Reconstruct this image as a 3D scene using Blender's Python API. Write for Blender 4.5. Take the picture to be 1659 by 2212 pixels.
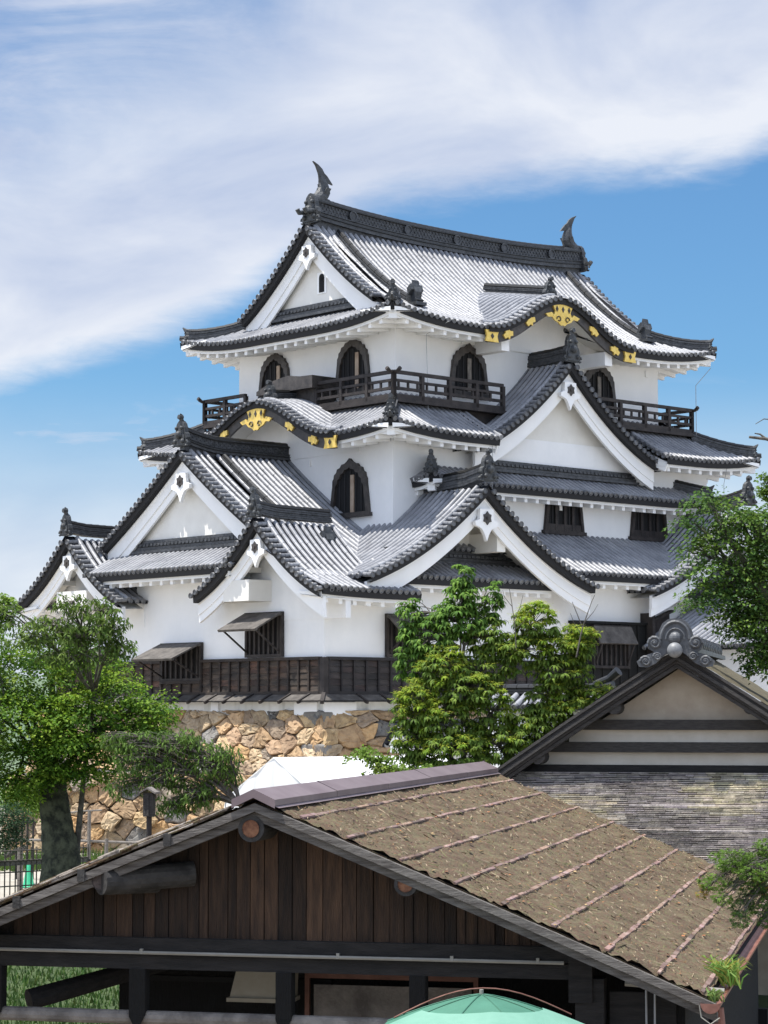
import bpy, math, random
from mathutils import Vector, Matrix
R = math.radians
random.seed(7)
scene = bpy.context.scene
for o in list(bpy.data.objects): bpy.data.objects.remove(o)
COL = scene.collection

# ------------------------------------------------------------------ camera
CAMZ = 4.6
FPX, CX, CY, HOR = 5000.0, 829.5, 1106.0, 1535.0        # focal length, image centre and horizon of a 1659 x 2212 picture
PITCH = math.atan((HOR-CY)/FPX)
cam_d = bpy.data.cameras.new('camera'); cam = bpy.data.objects.new('camera', cam_d); COL.objects.link(cam)
cam.location = (0, 0, CAMZ); cam.rotation_euler = (R(90)+PITCH, 0, 0)
cam_d.sensor_fit = 'HORIZONTAL'; cam_d.sensor_width = 36; cam_d.lens = 36*FPX/1659
cam_d.clip_start = 0.5; cam_d.clip_end = 4000
scene.camera = cam
def at(x, y, dep):
    a = (x-CX)/FPX; b = -(y-CY)/FPX
    fy, fz = math.cos(PITCH)-b*math.sin(PITCH), math.sin(PITCH)+b*math.cos(PITCH)
    t = dep/fy
    return Vector((a*t, dep, CAMZ+fz*t))

# ------------------------------------------------------------------ light
SUN_EL, SUN_AZ = 71.0, (-0.95, -0.16)                    # the sun stands high on the left
scene.view_settings.view_transform = 'Standard'; scene.view_settings.look = 'None'
scene.view_settings.exposure = 0.62; scene.view_settings.gamma = 1
az = math.atan2(SUN_AZ[0], SUN_AZ[1])
sd = Vector((math.sin(az)*math.cos(R(SUN_EL)), math.cos(az)*math.cos(R(SUN_EL)), math.sin(R(SUN_EL))))
sun_d = bpy.data.lights.new('sun', 'SUN'); sun_d.energy = 5.0; sun_d.angle = R(0.6); sun_d.color = (1, 0.955, 0.88)
sun = bpy.data.objects.new('sun', sun_d); COL.objects.link(sun)
sun.rotation_euler = sd.to_track_quat('Z', 'Y').to_euler()

def world():
    w = bpy.data.worlds.new('World'); scene.world = w; w.use_nodes = True
    nt = w.node_tree; N = nt.nodes; L = nt.links; N.clear()
    def nd(t, **k):
        n = N.new(t)
        for a, b in k.items(): setattr(n, a, b)
        return n
    def math_(op, a, b=None, c=None):
        n = nd('ShaderNodeMath', operation=op)
        for i, q in enumerate((a, b, c)):
            if q is None: continue
            if isinstance(q, (int, float)): n.inputs[i].default_value = q
            else: L.new(q, n.inputs[i])
        return n.outputs[0]
    def rng(v, a, b, c=0., d=1., smooth=True):
        n = nd('ShaderNodeMapRange'); n.interpolation_type = 'SMOOTHSTEP' if smooth else 'LINEAR'
        L.new(v, n.inputs['Value'])
        for k, q in (('From Min', a), ('From Max', b), ('To Min', c), ('To Max', d)): n.inputs[k].default_value = q
        return n.outputs[0]
    tc = nd('ShaderNodeTexCoord'); sx = nd('ShaderNodeSeparateXYZ'); L.new(tc.outputs['Generated'], sx.inputs[0])
    X, Y, Z = sx.outputs
    azm = math_('ARCTAN2', X, Y); el = math_('ARCSINE', Z)
    cb = nd('ShaderNodeCombineXYZ'); L.new(azm, cb.inputs[0]); L.new(el, cb.inputs[1])
    def noise(scale, sx_, sy_, rot, detail, rough=.55, off=0., dist=0.):
        m = nd('ShaderNodeMapping'); L.new(cb.outputs[0], m.inputs[0])
        m.inputs['Location'].default_value = (off, off*.7, off*.3)
        m.inputs['Rotation'].default_value = (0, 0, R(rot)); m.inputs['Scale'].default_value = (sx_, sy_, 1)
        n = nd('ShaderNodeTexNoise'); L.new(m.outputs[0], n.inputs['Vector'])
        n.inputs['Scale'].default_value = scale; n.inputs['Detail'].default_value = detail
        n.inputs['Roughness'].default_value = rough; n.inputs['Distortion'].default_value = dist
        return n.outputs[0]
    sky = nd('ShaderNodeTexSky', sky_type='NISHITA'); sky.sun_disc = False
    sky.sun_elevation = R(SUN_EL); sky.sun_rotation = az
    sky.air_density = 1.0; sky.dust_density = 0.6; sky.ozone_density = 2.2; sky.altitude = 100
    # lower border of the long cloud bank, elevation as a function of azimuth
    t = rng(azm, -0.18, 0.18, 0, 1, False)
    fc = nd('ShaderNodeFloatCurve'); L.new(t, fc.inputs['Value'])
    pts = [(-.176, 850), (-.166, 842), (-.14, 800), (-.112, 755), (-.09, 715), (-.06, 640), (-.03, 520), (-.006, 447), (.03, 428), (.066, 402), (.11, 386), (.15, 374), (.166, 345), (.176, 330)]
    cv = fc.mapping.curves[0]
    P = [((a+.18)/.36, (HOR-y)/FPX*2.8) for a, y in pts]
    cv.points[0].location = P[0]; cv.points[1].location = P[-1]
    for q in P[1:-1]: cv.points.new(*q)
    fc.mapping.update()
    edge = math_('MULTIPLY', fc.outputs[0], 1/2.8)
    n1 = noise(14, 1, 3.2, -14, 6, .6, 3.1, .4)
    n2 = noise(42, 1, 3.5, -20, 5, .62, 8.3, .3)
    wob = math_('ADD', math_('MULTIPLY', math_('SUBTRACT', n1, .5), .010), math_('MULTIPLY', math_('SUBTRACT', n2, .5), .012))
    dd = math_('ADD', math_('SUBTRACT', el, edge), wob)
    band = rng(dd, -.009, .013)
    # a softer veil of cirrus above the bank and streaks under it
    veil_n = noise(7, 1, 2.4, -24, 7, .6, 1.7, .8)
    fine_n = noise(60, 1, 5, -30, 5, .65, 4.4, .5)
    veil = math_('ADD', rng(veil_n, .36, .66), math_('MULTIPLY', math_('SUBTRACT', fine_n, .5), .5))
    fade = rng(dd, .05, .17, 1.0, 0.0)
    upper = math_('MULTIPLY', band, math_('ADD', math_('MULTIPLY', fade, .95), math_('MULTIPLY', math_('SUBTRACT', 1., fade), math_('ADD', math_('MULTIPLY', veil, .72), .24))))
    low_n = noise(16, 1, 4.5, -9, 6, .6, 6.2, .6)
    low = math_('MULTIPLY', rng(low_n, .46, .70), rng(el, .150, .105, 0., .65))
    m0 = math_('MAXIMUM', upper, low)
    hz = rng(el, .150, .055, 0., .86)
    m1 = math_('MAXIMUM', m0, hz)
    mask = math_('MINIMUM', math_('MAXIMUM', m1, 0.), 1.)
    cr = nd('ShaderNodeValToRGB')
    cr.color_ramp.elements[0].position = .36; cr.color_ramp.elements[0].color = (.47, .56, .77, 1)
    cr.color_ramp.elements[1].position = .80; cr.color_ramp.elements[1].color = (.87, .90, .97, 1)
    L.new(math_('ADD', math_('ADD', noise(8, 1, 2, -22, 6, .55, 2.2, .5), rng(dd, .0, .09, .20, 0.)), rng(azm, .07, .16, 0., .04)), cr.inputs[0])
    sc = nd('ShaderNodeVectorMath', operation='SCALE'); L.new(cr.outputs[0], sc.inputs[0]); sb = math_('ADD', rng(el, .38, .95, 0, .75), rng(math_('ABSOLUTE', azm), .45, 1.5, 0, .9)); L.new(math_('MULTIPLY', math_('ADD', sb, 1.), 6.2), sc.inputs['Scale'])  # clouds overhead and away from the view brightened as added fill for shaded walls
    # clear sky tuned towards the deeper blue of the photograph
    gm = nd('ShaderNodeMix', data_type='RGBA', blend_type='MULTIPLY'); gm.inputs[0].default_value = 1
    L.new(sky.outputs[0], gm.inputs[6]); gm.inputs[7].default_value = (.45, .68, .84, 1)
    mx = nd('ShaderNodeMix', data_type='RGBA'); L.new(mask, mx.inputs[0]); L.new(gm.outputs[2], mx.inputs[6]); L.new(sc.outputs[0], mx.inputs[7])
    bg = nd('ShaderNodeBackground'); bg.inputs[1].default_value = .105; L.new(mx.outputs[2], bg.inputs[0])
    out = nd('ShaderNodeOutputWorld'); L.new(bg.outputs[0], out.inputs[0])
world()

# ------------------------------------------------------------------ helpers
def tag(o, label=None, cat=None, group=None, kind=None):
    if label: o['label'] = label
    if cat: o['category'] = cat
    if group: o['group'] = group
    if kind: o['kind'] = kind
    return o
def empty(name, loc=(0, 0, 0), rz=0, label=None, cat=None, group=None):
    o = bpy.data.objects.new(name, None); COL.objects.link(o); o.location = loc; o.rotation_euler = (0, 0, rz)
    o.empty_display_size = .2
    return tag(o, label, cat, group)
class MB:
    def __init__(s): s.v = []; s.f = []; s.m = []; s.c = []; s.cuts = []
    def cut(s):
        if s.f and (not s.cuts or s.cuts[-1] != (len(s.v), len(s.f))): s.cuts.append((len(s.v), len(s.f)))
    def add(s, vs, fs, m=0, c=None):
        b = len(s.v); s.v.extend([tuple(p) for p in vs])
        for f in fs: s.f.append([b+i for i in f]); s.m.append(m); s.c.append(c)
    def box(s, lo, hi, m=0, c=None, T=None):
        x0, y0, z0 = lo; x1, y1, z1 = hi
        vs = [Vector(p) for p in ((x0,y0,z0),(x1,y0,z0),(x1,y1,z0),(x0,y1,z0),(x0,y0,z1),(x1,y0,z1),(x1,y1,z1),(x0,y1,z1))]
        if T: vs = [T @ p if isinstance(T, Matrix) else T(*p) for p in vs]
        s.add(vs, [(3,2,1,0),(4,5,6,7),(0,1,5,4),(1,2,6,5),(2,3,7,6),(3,0,4,7)], m, c)
    def bar(s, p0, p1, w, h, m=0, c=None, up=(0,0,1)):
        p0 = Vector(p0); p1 = Vector(p1); d = (p1-p0); L = d.length
        if L < 1e-5: return
        d /= L; u = Vector(up)
        if abs(d.dot(u)) > .99: u = Vector((1,0,0))
        a = d.cross(u).normalized(); b = a.cross(d).normalized()
        vs = [p + a*sx*w/2 + b*sz*h/2 for p in (p0, p1) for sx, sz in ((-1,-1),(1,-1),(1,1),(-1,1))]
        s.add(vs, [(0,1,2,3),(7,6,5,4),(0,4,5,1),(1,5,6,2),(2,6,7,3),(3,7,4,0)], m, c)
    def tube(s, pts, rad, n=6, m=0, caps=True, c=None):
        pts = [Vector(p) for p in pts]
        if not hasattr(rad, '__len__'): rad = [rad]*len(pts)
        vs = []; ref = None
        for i, p in enumerate(pts):
            d = (pts[min(i+1, len(pts)-1)] - pts[max(i-1, 0)])
            if d.length < 1e-7: d = Vector((0,0,1))
            d.normalize()
            if ref is None: ref = Vector((0,0,1)) if abs(d.z) < .9 else Vector((1,0,0))
            a = d.cross(ref)
            if a.length < 1e-4: a = d.cross(Vector((.3,.8,.1)))
            a.normalize(); b = a.cross(d).normalized(); ref = b
            for k in range(n):
                t = 2*math.pi*k/n
                vs.append(p + a*math.cos(t)*rad[i] + b*math.sin(t)*rad[i])
        fs = []
        for i in range(len(pts)-1):
            for k in range(n):
                k2 = (k+1) % n
                fs.append((i*n+k, i*n+k2, (i+1)*n+k2, (i+1)*n+k))
        if caps:
            q0 = len(vs); vs = vs+vs[:n]+vs[-n:]
            fs.append(tuple(q0+k for k in range(n))[::-1]); fs.append(tuple(q0+n+k for k in range(n)))
        s.add(vs, fs, m, c)
    def prism(s, poly, F, d0, d1, m=0, c=None):           # poly of (a,b) extruded along the third argument of F(a,b,d)
        n = len(poly)
        vs = [Vector(F(a, b, d0)) for a, b in poly] + [Vector(F(a, b, d1)) for a, b in poly]
        s.add(vs, [tuple(range(n)), tuple(range(n, 2*n))[::-1]] + [(i, (i+1) % n, n+(i+1) % n, n+i) for i in range(n)], m, c)
    def lathe(s, prof, c0, n=12, m=0, c=None, axis=None):
        vs = []
        for r, z in prof:
            for k in range(n):
                t = 2*math.pi*k/n; p = Vector((r*math.cos(t), r*math.sin(t), z))
                if axis: p = axis @ p
                vs.append(p + Vector(c0))
        fs = [(i*n+k, i*n+(k+1) % n, (i+1)*n+(k+1) % n, (i+1)*n+k) for i in range(len(prof)-1) for k in range(n)]
        s.add(vs, fs, m, c)
    def sphere(s, c0, r, n=12, m=0, c=None, sq=(1,1,1)):
        prof = [(math.sin(math.pi*i/n)*1.0, -math.cos(math.pi*i/n)) for i in range(n+1)]
        vs = []; 
        for rr, z in prof:
            for k in range(n):
                t = 2*math.pi*k/n; vs.append(Vector(c0)+Vector((rr*math.cos(t)*r*sq[0], rr*math.sin(t)*r*sq[1], z*r*sq[2])))
        s.add(vs, [(i*n+k, i*n+(k+1) % n, (i+1)*n+(k+1) % n, (i+1)*n+k) for i in range(n) for k in range(n)], m, c)
    def build(s, name, mats, parent=None, smooth=False, recalc=True):
        if not isinstance(mats, (list, tuple)): mats = [mats]
        if s.cuts:                                           # one object per side
            st = [(0, 0)]+[q for q in s.cuts if q != (len(s.v), len(s.f))]+[(len(s.v), len(s.f))]; o = None
            for (v0, f0), (v1, f1) in zip(st[:-1], st[1:]):
                q = MB(); q.v = s.v[v0:v1]; q.f = [[i-v0 for i in f] for f in s.f[f0:f1]]; q.m = s.m[f0:f1]; q.c = s.c[f0:f1]
                r = q.build(name, mats, parent, smooth, recalc); o = o or r
            return o
        me = bpy.data.meshes.new(name); me.from_pydata(s.v, [], s.f)
        for m in mats: me.materials.append(m)
        me.polygons.foreach_set('material_index', s.m)
        if smooth == 'sides': me.polygons.foreach_set('use_smooth', [len(f) == 4 for f in s.f])
        elif smooth: me.polygons.foreach_set('use_smooth', [True]*len(s.f))
        if any(c is not None for c in s.c):
            at_ = me.attributes.new('tint', 'FLOAT_COLOR', 'FACE')
            buf = []
            for c in s.c: buf += [c[0], c[1], c[2], 1.] if c is not None else [1., 1., 1., 1.]
            at_.data.foreach_set('color', buf)
        me.update()
        if recalc and len(s.f) < 400000:
            import bmesh
            bm = bmesh.new(); bm.from_mesh(me); bmesh.ops.recalc_face_normals(bm, faces=bm.faces); bm.to_mesh(me); bm.free()
        o = bpy.data.objects.new(name, me); COL.objects.link(o)
        if parent: o.parent = parent
        return o

# ------------------------------------------------------------------ materials
def material(name, col, rough=.7, col2=None, nscale=3., bump=0., bscale=20., spec=.5, metal=0., tint=False, stretch=(1,1,1), extra=None, transl=0., lo=.35, hi=.65, detail=6):
    m = bpy.data.materials.new(name); m.use_nodes = True
    nt = m.node_tree; N = nt.nodes; L = nt.links; b = N['Principled BSDF']
    b.inputs['Roughness'].default_value = rough; b.inputs['Specular IOR Level'].default_value = spec; b.inputs['Metallic'].default_value = metal
    tc = N.new('ShaderNodeTexCoord'); mp = N.new('ShaderNodeMapping'); L.new(tc.outputs['Object'], mp.inputs[0]); mp.inputs['Scale'].default_value = stretch
    src = None
    if col2:
        n = N.new('ShaderNodeTexNoise'); n.inputs['Scale'].default_value = nscale; n.inputs['Detail'].default_value = detail; n.inputs['Roughness'].default_value = .62
        L.new(mp.outputs[0], n.inputs['Vector'])
        r = N.new('ShaderNodeValToRGB'); r.color_ramp.elements[0].position = lo; r.color_ramp.elements[1].position = hi
        r.color_ramp.elements[0].color = (*col, 1); r.color_ramp.elements[1].color = (*col2, 1)
        L.new(n.outputs[0], r.inputs[0]); src = r.outputs[0]
    else:
        rgb = N.new('ShaderNodeRGB'); rgb.outputs[0].default_value = (*col, 1); src = rgb.outputs[0]
    if extra: src = extra(nt, mp.outputs[0], src)
    if tint:
        a = N.new('ShaderNodeAttribute'); a.attribute_name = 'tint'
        mx = N.new('ShaderNodeMix'); mx.data_type = 'RGBA'; mx.blend_type = 'MULTIPLY'; mx.inputs[0].default_value = 1
        L.new(src, mx.inputs[6]); L.new(a.outputs['Color'], mx.inputs[7]); src = mx.outputs[2]
    L.new(src, b.inputs['Base Color'])
    if bump:
        n = N.new('ShaderNodeTexNoise'); n.inputs['Scale'].default_value = bscale; n.inputs['Detail'].default_value = 5
        L.new(mp.outputs[0], n.inputs['Vector'])
        bp = N.new('ShaderNodeBump'); bp.inputs['Strength'].default_value = bump; bp.inputs['Distance'].default_value = .03
        L.new(n.outputs[0], bp.inputs['Height']); L.new(bp.outputs[0], b.inputs['Normal'])
    if transl:
        t = N.new('ShaderNodeBsdfTranslucent'); L.new(src, t.inputs[0]); ms = N.new('ShaderNodeMixShader'); ms.inputs[0].default_value = transl
        L.new(b.outputs[0], ms.inputs[1]); L.new(t.outputs[0], ms.inputs[2]); L.new(ms.outputs[0], N['Material Output'].inputs[0])
    return m
M = {}
M['tile'] = material('roof_tile', (.15,.156,.172), .47, (.27,.275,.29), 1.1, .15, 30, spec=.65, tint=True, detail=9)
M['pan'] = material('pan_tile', (.008,.009,.012), .8, (.026,.028,.034), 3.5, .3, 25, spec=.12, tint=True)
M['ridge'] = material('ridge_tile', (.020,.022,.025), .5, (.065,.069,.077), 6, .6, 18, spec=.5)
M['oni'] = material('demon_tile', (.018,.020,.022), .55, (.060,.065,.070), 5, .6, 14)
M['underlay'] = material('dark_eave_board', (.012,.012,.014), .8)
def mosspatch(nt, vec, src):
    N = nt.nodes; L = nt.links
    n = N.new('ShaderNodeTexNoise'); n.inputs['Scale'].default_value = 1.7; n.inputs['Detail'].default_value = 8; n.inputs['Roughness'].default_value = .7; L.new(vec, n.inputs['Vector'])
    r = N.new('ShaderNodeValToRGB'); r.color_ramp.elements[0].position = .38; r.color_ramp.elements[1].position = .62
    r.color_ramp.elements[0].color = (.72,.66,.58,1); r.color_ramp.elements[1].color = (1.15,1.2,1.1,1); L.new(n.outputs[0], r.inputs[0])
    mx = N.new('ShaderNodeMix'); mx.data_type = 'RGBA'; mx.blend_type = 'MULTIPLY'; mx.inputs[0].default_value = 1
    L.new(src, mx.inputs[6]); L.new(r.outputs[0], mx.inputs[7]); return mx.outputs[2]
def stain0(nt, vec, src):
    N = nt.nodes; L = nt.links
    mp = N.new('ShaderNodeMapping'); mp.inputs['Scale'].default_value = (1.1, 1.1, .45); L.new(vec, mp.inputs[0])
    n = N.new('ShaderNodeTexNoise'); n.inputs['Scale'].default_value = 1.3; n.inputs['Detail'].default_value = 9; n.inputs['Roughness'].default_value = .7; L.new(mp.outputs[0], n.inputs['Vector'])
    r = N.new('ShaderNodeValToRGB'); r.color_ramp.elements[0].position = .42; r.color_ramp.elements[1].position = .74
    r.color_ramp.elements[0].color = (1,1,1,1); r.color_ramp.elements[1].color = (.955,.955,.95,1); L.new(n.outputs[0], r.inputs[0])
    mx = N.new('ShaderNodeMix'); mx.data_type = 'RGBA'; mx.blend_type = 'MULTIPLY'; mx.inputs[0].default_value = 1
    L.new(src, mx.inputs[6]); L.new(r.outputs[0], mx.inputs[7]); return mx.outputs[2]
M['plaster'] = material('white_plaster', (.80,.805,.81), .9, (.86,.86,.855), .7, .08, 4, extra=stain0)
M['plaster_b'] = material('bargeboard_plaster', (.83,.835,.84), .85, (.88,.88,.875), .9, .05, 4, extra=stain0)
def stain(nt, vec, src):
    N = nt.nodes; L = nt.links
    mp = N.new('ShaderNodeMapping'); mp.inputs['Scale'].default_value = (2.2, 2.2, .35); L.new(vec, mp.inputs[0])
    n = N.new('ShaderNodeTexNoise'); n.inputs['Scale'].default_value = 1.6; n.inputs['Detail'].default_value = 7; L.new(mp.outputs[0], n.inputs['Vector'])
    r = N.new('ShaderNodeValToRGB'); r.color_ramp.elements[0].position = .5; r.color_ramp.elements[1].position = .75
    r.color_ramp.elements[0].color = (1,1,1,1); r.color_ramp.elements[1].color = (.70,.70,.68,1); L.new(n.outputs[0], r.inputs[0])
    mx = N.new('ShaderNodeMix'); mx.data_type = 'RGBA'; mx.blend_type = 'MULTIPLY'; mx.inputs[0].default_value = 1
    L.new(src, mx.inputs[6]); L.new(r.outputs[0], mx.inputs[7]); return mx.outputs[2]
M['plinth'] = material('weathered_plinth_plaster', (.66,.66,.63), .9, (.78,.78,.76), 1.5, .1, 6, extra=stain)
def seam(nt, vec, src): return src
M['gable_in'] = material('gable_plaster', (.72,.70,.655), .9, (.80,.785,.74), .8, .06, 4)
M['gold'] = material('gilt_copper', (.74,.49,.10), .36, (.86,.62,.17), 7, .2, 20, metal=.35)
M['lacquer'] = material('old_black_lacquer', (.022,.019,.018), .55, (.07,.060,.054), 3, .3, 14)
M['board'] = material('charred_board', (.030,.024,.021), .78, (.098,.070,.051), 1.6, .5, 30, tint=True, stretch=(1,1,6))
M['board2'] = material('dark_board', (.018,.016,.018), .7, (.055,.046,.044), 1.8, .5, 30, tint=True, stretch=(1,1,6))  # darker tone of the board, used along the south side
M['darkwood'] = material('dark_timber', (.014,.011,.011), .75, (.042,.034,.031), 3, .5, 24, stretch=(1,1,1))
M['greywood'] = material('weathered_grey_timber', (.10,.088,.078), .8, (.24,.215,.19), 3, .5, 24)
M['shutter'] = material('smoky_shutter_board', (.045,.040,.036), .8, (.115,.104,.094), 3, .5, 24)
M['doorwood'] = material('pale_door_edge', (.30,.22,.16), .7, (.42,.33,.25), 3)
M['black'] = material('unlit_interior', (.006,.006,.007), .9)
M['wire'] = material('conductor_cable', (.30,.31,.32), .5)
M['stone'] = material('castle_stone', (.58,.52,.47), .92, (1.0,.97,.92), 3.2, 1.0, 12, tint=True, detail=10)
M['joint'] = material('stone_joint_earth', (.10,.075,.05), .95, (.16,.12,.08), 3)

# ------------------------------------------------------------------ the keep: roof builders
P0 = at(700, 1497, 75)
UA = R(42)                       # local x runs along the long south side, local y along the west side
keep = empty('castle_keep', (P0.x, P0.y, P0.z), UA, 'tall white castle keep with stacked grey tiled gables on a stone base', 'castle keep')

def FR(sign, ref):               # slope falling towards -y (sign -1) or +y (+1): a = x, d = distance from the line y = ref
    return lambda a, d, z: Vector((a, ref+sign*d, z))
def FL(sign, ref):
    return lambda a, d, z: Vector((ref+sign*d, a, z))
def slope(mb, F, a0, a1, lo, hi, zf, pitch=.272, r=.081, seg=.31, ends=True, rib0=.5, flip=False):
    n = max(1, int(round((a1-a0)/pitch))); p = (a1-a0)/n
    cols = []
    nrow = 0
    for i in range(n+1):                                     # pan tiles: one sheet, sunk between the ribs
        a = a0+i*p; l, h = lo(a), hi(a)
        cols.append((a, l, max(h, l+.001)))
    for i in range(n):
        a_, l0, h0 = cols[i]; b_, l1, h1 = cols[i+1]; mid = (a_+b_)/2; lm, hm = lo(mid), max(hi(mid), lo(mid)+.001)
        if max(h0-l0, h1-l1, hm-lm) < .03: continue
        k = max(2, int(max(h0-l0, h1-l1)/seg)+1)
        vs = []
        for j in range(k+1):
            t = j/k
            for (a, l, h, s) in ((a_, l0, h0, .03), (mid, lm, hm, 0), (b_, l1, h1, .03)):
                d = l+(h-l)*t; vs.append(F(a, d, zf(a, d)+ (s if False else 0)))
        tt = random.uniform(.85, 1.12)
        mb.add(vs, [(3*j+q, 3*j+q+1, 3*j+q+4, 3*j+q+3) for j in range(k) for q in (0, 1)], 1, (tt, tt, tt))
        # eave lip
        if ends:
            v0 = [F(a, h, zf(a, h)) for a, h in ((a_, h0), (b_, h1))]
            mb.add(v0+[v-Vector((0,0,.07)) for v in v0], [(0, 1, 3, 2)], 1, (tt, tt, tt))
    for i in range(n):
        a = a0+(i+rib0)*p; l, h = lo(a), hi(a)
        if h-l < .12: continue
        d = h; 
        while d > l+.02:
            d2 = max(l, d-seg)
            z1, z2 = zf(a, d), zf(a, d2)
            A = F(a, d, z1); B = F(a, d2, z2); S = (F(a+1, d, z1)-A)
            up = S.cross(A-B); 
            if up.z < 0: up = -up
            up.normalize(); vs = []
            tt = random.gauss(1., .045); ww = random.gauss(0, .003)
            for q, rr in ((A, r*1.03), (B, r*.96)):
                for k in range(6):
                    th = math.pi*k/5
                    vs.append(q + S*(math.cos(th)*rr+ww) + up*(math.sin(th)*rr+.012))
            mb.add(vs+vs[:6], [(k, k+1, 7+k, 6+k) for k in range(5)]+[(17,16,15,14,13,12)], 0, (tt, tt, tt*1.01))
            d = d2
        if ends:                                             # round end tile
            z1 = zf(a, h); A = F(a, h, z1); dirv = (A-F(a, h-.3, zf(a, h-.3))).normalized(); S = (F(a+1, h, z1)-A); up = S.cross(dirv)
            if up.z < 0: up = -up
            rr = r*1.10; c0 = A+dirv*.035+up*.012
            vs = [c0+S*math.cos(2*math.pi*k/10)*rr+up*math.sin(2*math.pi*k/10)*rr for k in range(10)]
            vi = [c0+S*math.cos(2*math.pi*k/10)*rr*.72+up*math.sin(2*math.pi*k/10)*rr*.72 for k in range(10)]
            vb = [v-dirv*.10 for v in vs]; vd = [v-dirv*.02 for v in vi]
            tt = random.uniform(.45, .8)
            mb.add(vs+vi+vb+vd, [(k, (k+1)%10, 10+(k+1)%10, 10+k) for k in range(10)]+[(k, 20+k, 20+(k+1)%10, (k+1)%10) for k in range(10)]+
                   [(10+k, 10+(k+1)%10, 30+(k+1)%10, 30+k) for k in range(10)]+[tuple(30+k for k in range(10))], 0, (tt, tt, tt))
def eave(wb, db, F, a0, a1, hi, zf, wall_d, step=.6, pitch=.56, zoff=0.):
    """dark eave board under the tiles (db), plastered soffit, fascia and rafter ends (wb)"""
    wb.cut(); db.cut()
    n = max(2, int((a1-a0)/step))
    A = [a0+(a1-a0)*i/n for i in range(n+1)]
    for i in range(n):
        vs = []
        for a in (A[i], A[i+1]):
            h = hi(a); z = zf(a, h)
            vs += [F(a, h-.01, z-.04), F(a, h-.05, z-.25), F(a, h-.6, z-.25+.0), F(a, h-.6, z-.03)]
        db.add(vs, [(0,1,5,4),(1,2,6,5)], 0)
        vs = []
        for a in (A[i], A[i+1]):
            h = hi(a)-.10; z = zf(a, hi(a)); zi = z-.36+(h-wall_d)*.12
            vs += [F(a, h-.06, z-.24), F(a, h-.06, z-.36), F(a, wall_d, zi), F(a, wall_d, z-.10)]
        wb.add(vs, [(0,1,5,4),(1,2,6,5)], 0)
    for i in (0, n):
        a = A[i]; h = hi(a)-.10; z = zf(a, hi(a))
        wb.add([F(a, h, z-.18), F(a, h, z-.33), F(a, wall_d, z-.34+(h-wall_d)*.12), F(a, wall_d, z-.12)], [(0,1,2,3)], 0)
    m = max(1, int((a1-a0)/pitch))
    for i in range(m):
        a = a0+(i+.5)*(a1-a0)/m; h = hi(a)-.24; z = zf(a, hi(a))-.35
        if h-wall_d < .25: continue
        wb.box((-.075, 0, -.15), (.075, 1, 0.01), 0, None, lambda x, y, zz: F(a+x, h-(h-wall_d)*y, z+zz+(h-wall_d)*.12*y))
def rollridge(mb, pts, w, h, layers=4, topr=.10, band=None):
    """box ridge of stacked tiles following pts (top-of-roof points), with a round cap"""
    for i in range(len(pts)-1):
        p, q = Vector(pts[i]), Vector(pts[i+1]); d = (q-p); hd = Vector((d.x, d.y, 0)).normalized(); s = Vector((-hd.y, hd.x, 0))
        for k in range(layers):
            z0 = h*k/layers; z1 = h*(k+1)/layers-.012
            ww = w/2*(1.0-.30*k/layers) + (.035 if k in (0, layers-1) or k % 2 else 0)
            vs = [b+s*sg*ww+Vector((0,0,zz)) for b in (p, q) for zz in (z0, z1) for sg in (-1, 1)]
            mb.add(vs, [(0,1,3,2),(4,6,7,5),(0,2,6,4),(1,5,7,3),(2,3,7,6),(0,4,5,1)], 0)
        p2 = p+Vector((0,0,h+topr*.35)); q2 = q+Vector((0,0,h+topr*.35))
        L = (q2-p2).length; nn = max(1, int(L/.3))
        for j in range(nn):
            mb.tube([p2.lerp(q2, j/nn), p2.lerp(q2, (j+1)/nn)], [topr*.93, topr*1.06], 8, 1, True)
def onigawara(mb, c, out, w=.62, h=.8, horn=.22):
    """ridge-end tile: shouldered plate with scrolls, boss and horn, facing 'out'"""
    out = Vector(out).normalized(); s = Vector((-out.y, out.x, 0)); c = Vector(c)
    F = lambda a, b, d: c+s*a+Vector((0,0,b))+out*d
    half = [(0,0),(.30,0),(.5,.02),(.56,.14),(.44,.22),(.52,.36),(.46,.5),(.36,.56),(.34,.74),(.26,.9),(.12,1.0),(0,1.03)]
    poly = [(a*w, b*h) for a, b in half]+[(-a*w, b*h) for a, b in half[::-1][1:-1]]
    mb.prism(poly, F, -.12, .05, 0)
    mb.prism([(a*.78, b*.78+.05*h) for a, b in poly], F, .05, .09, 0)
    for a, b, r in ((0,.45,.17), (.3,.2,.10), (-.3,.2,.10), (.2,.72,.08), (-.2,.72,.08)):
        mb.sphere(F(a*w, b*h, .10), r*w*1.2, 8, 0, None, (1,1,1))
    for sg in (-1, 1):
        pts = [F(sg*(.52+.1*math.cos(t))*w, (.12+.1*math.sin(t))*h, .05) for t in [i*math.pi/4 for i in range(8)]]
        mb.tube(pts, .035, 5, 0)
    if horn:
        mb.tube([F(0, h*1.0, -.03), F(0, h+horn*.45, 0.02), F(0, h+horn*.8, -.02), F(0, h+horn, .05)], [.085, .075, .06, .02], 7, 0)
        mb.tube([F(0, h+horn*.5, -.05), F(0, h+horn*.55, .12)], .085, 9, 0)
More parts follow.
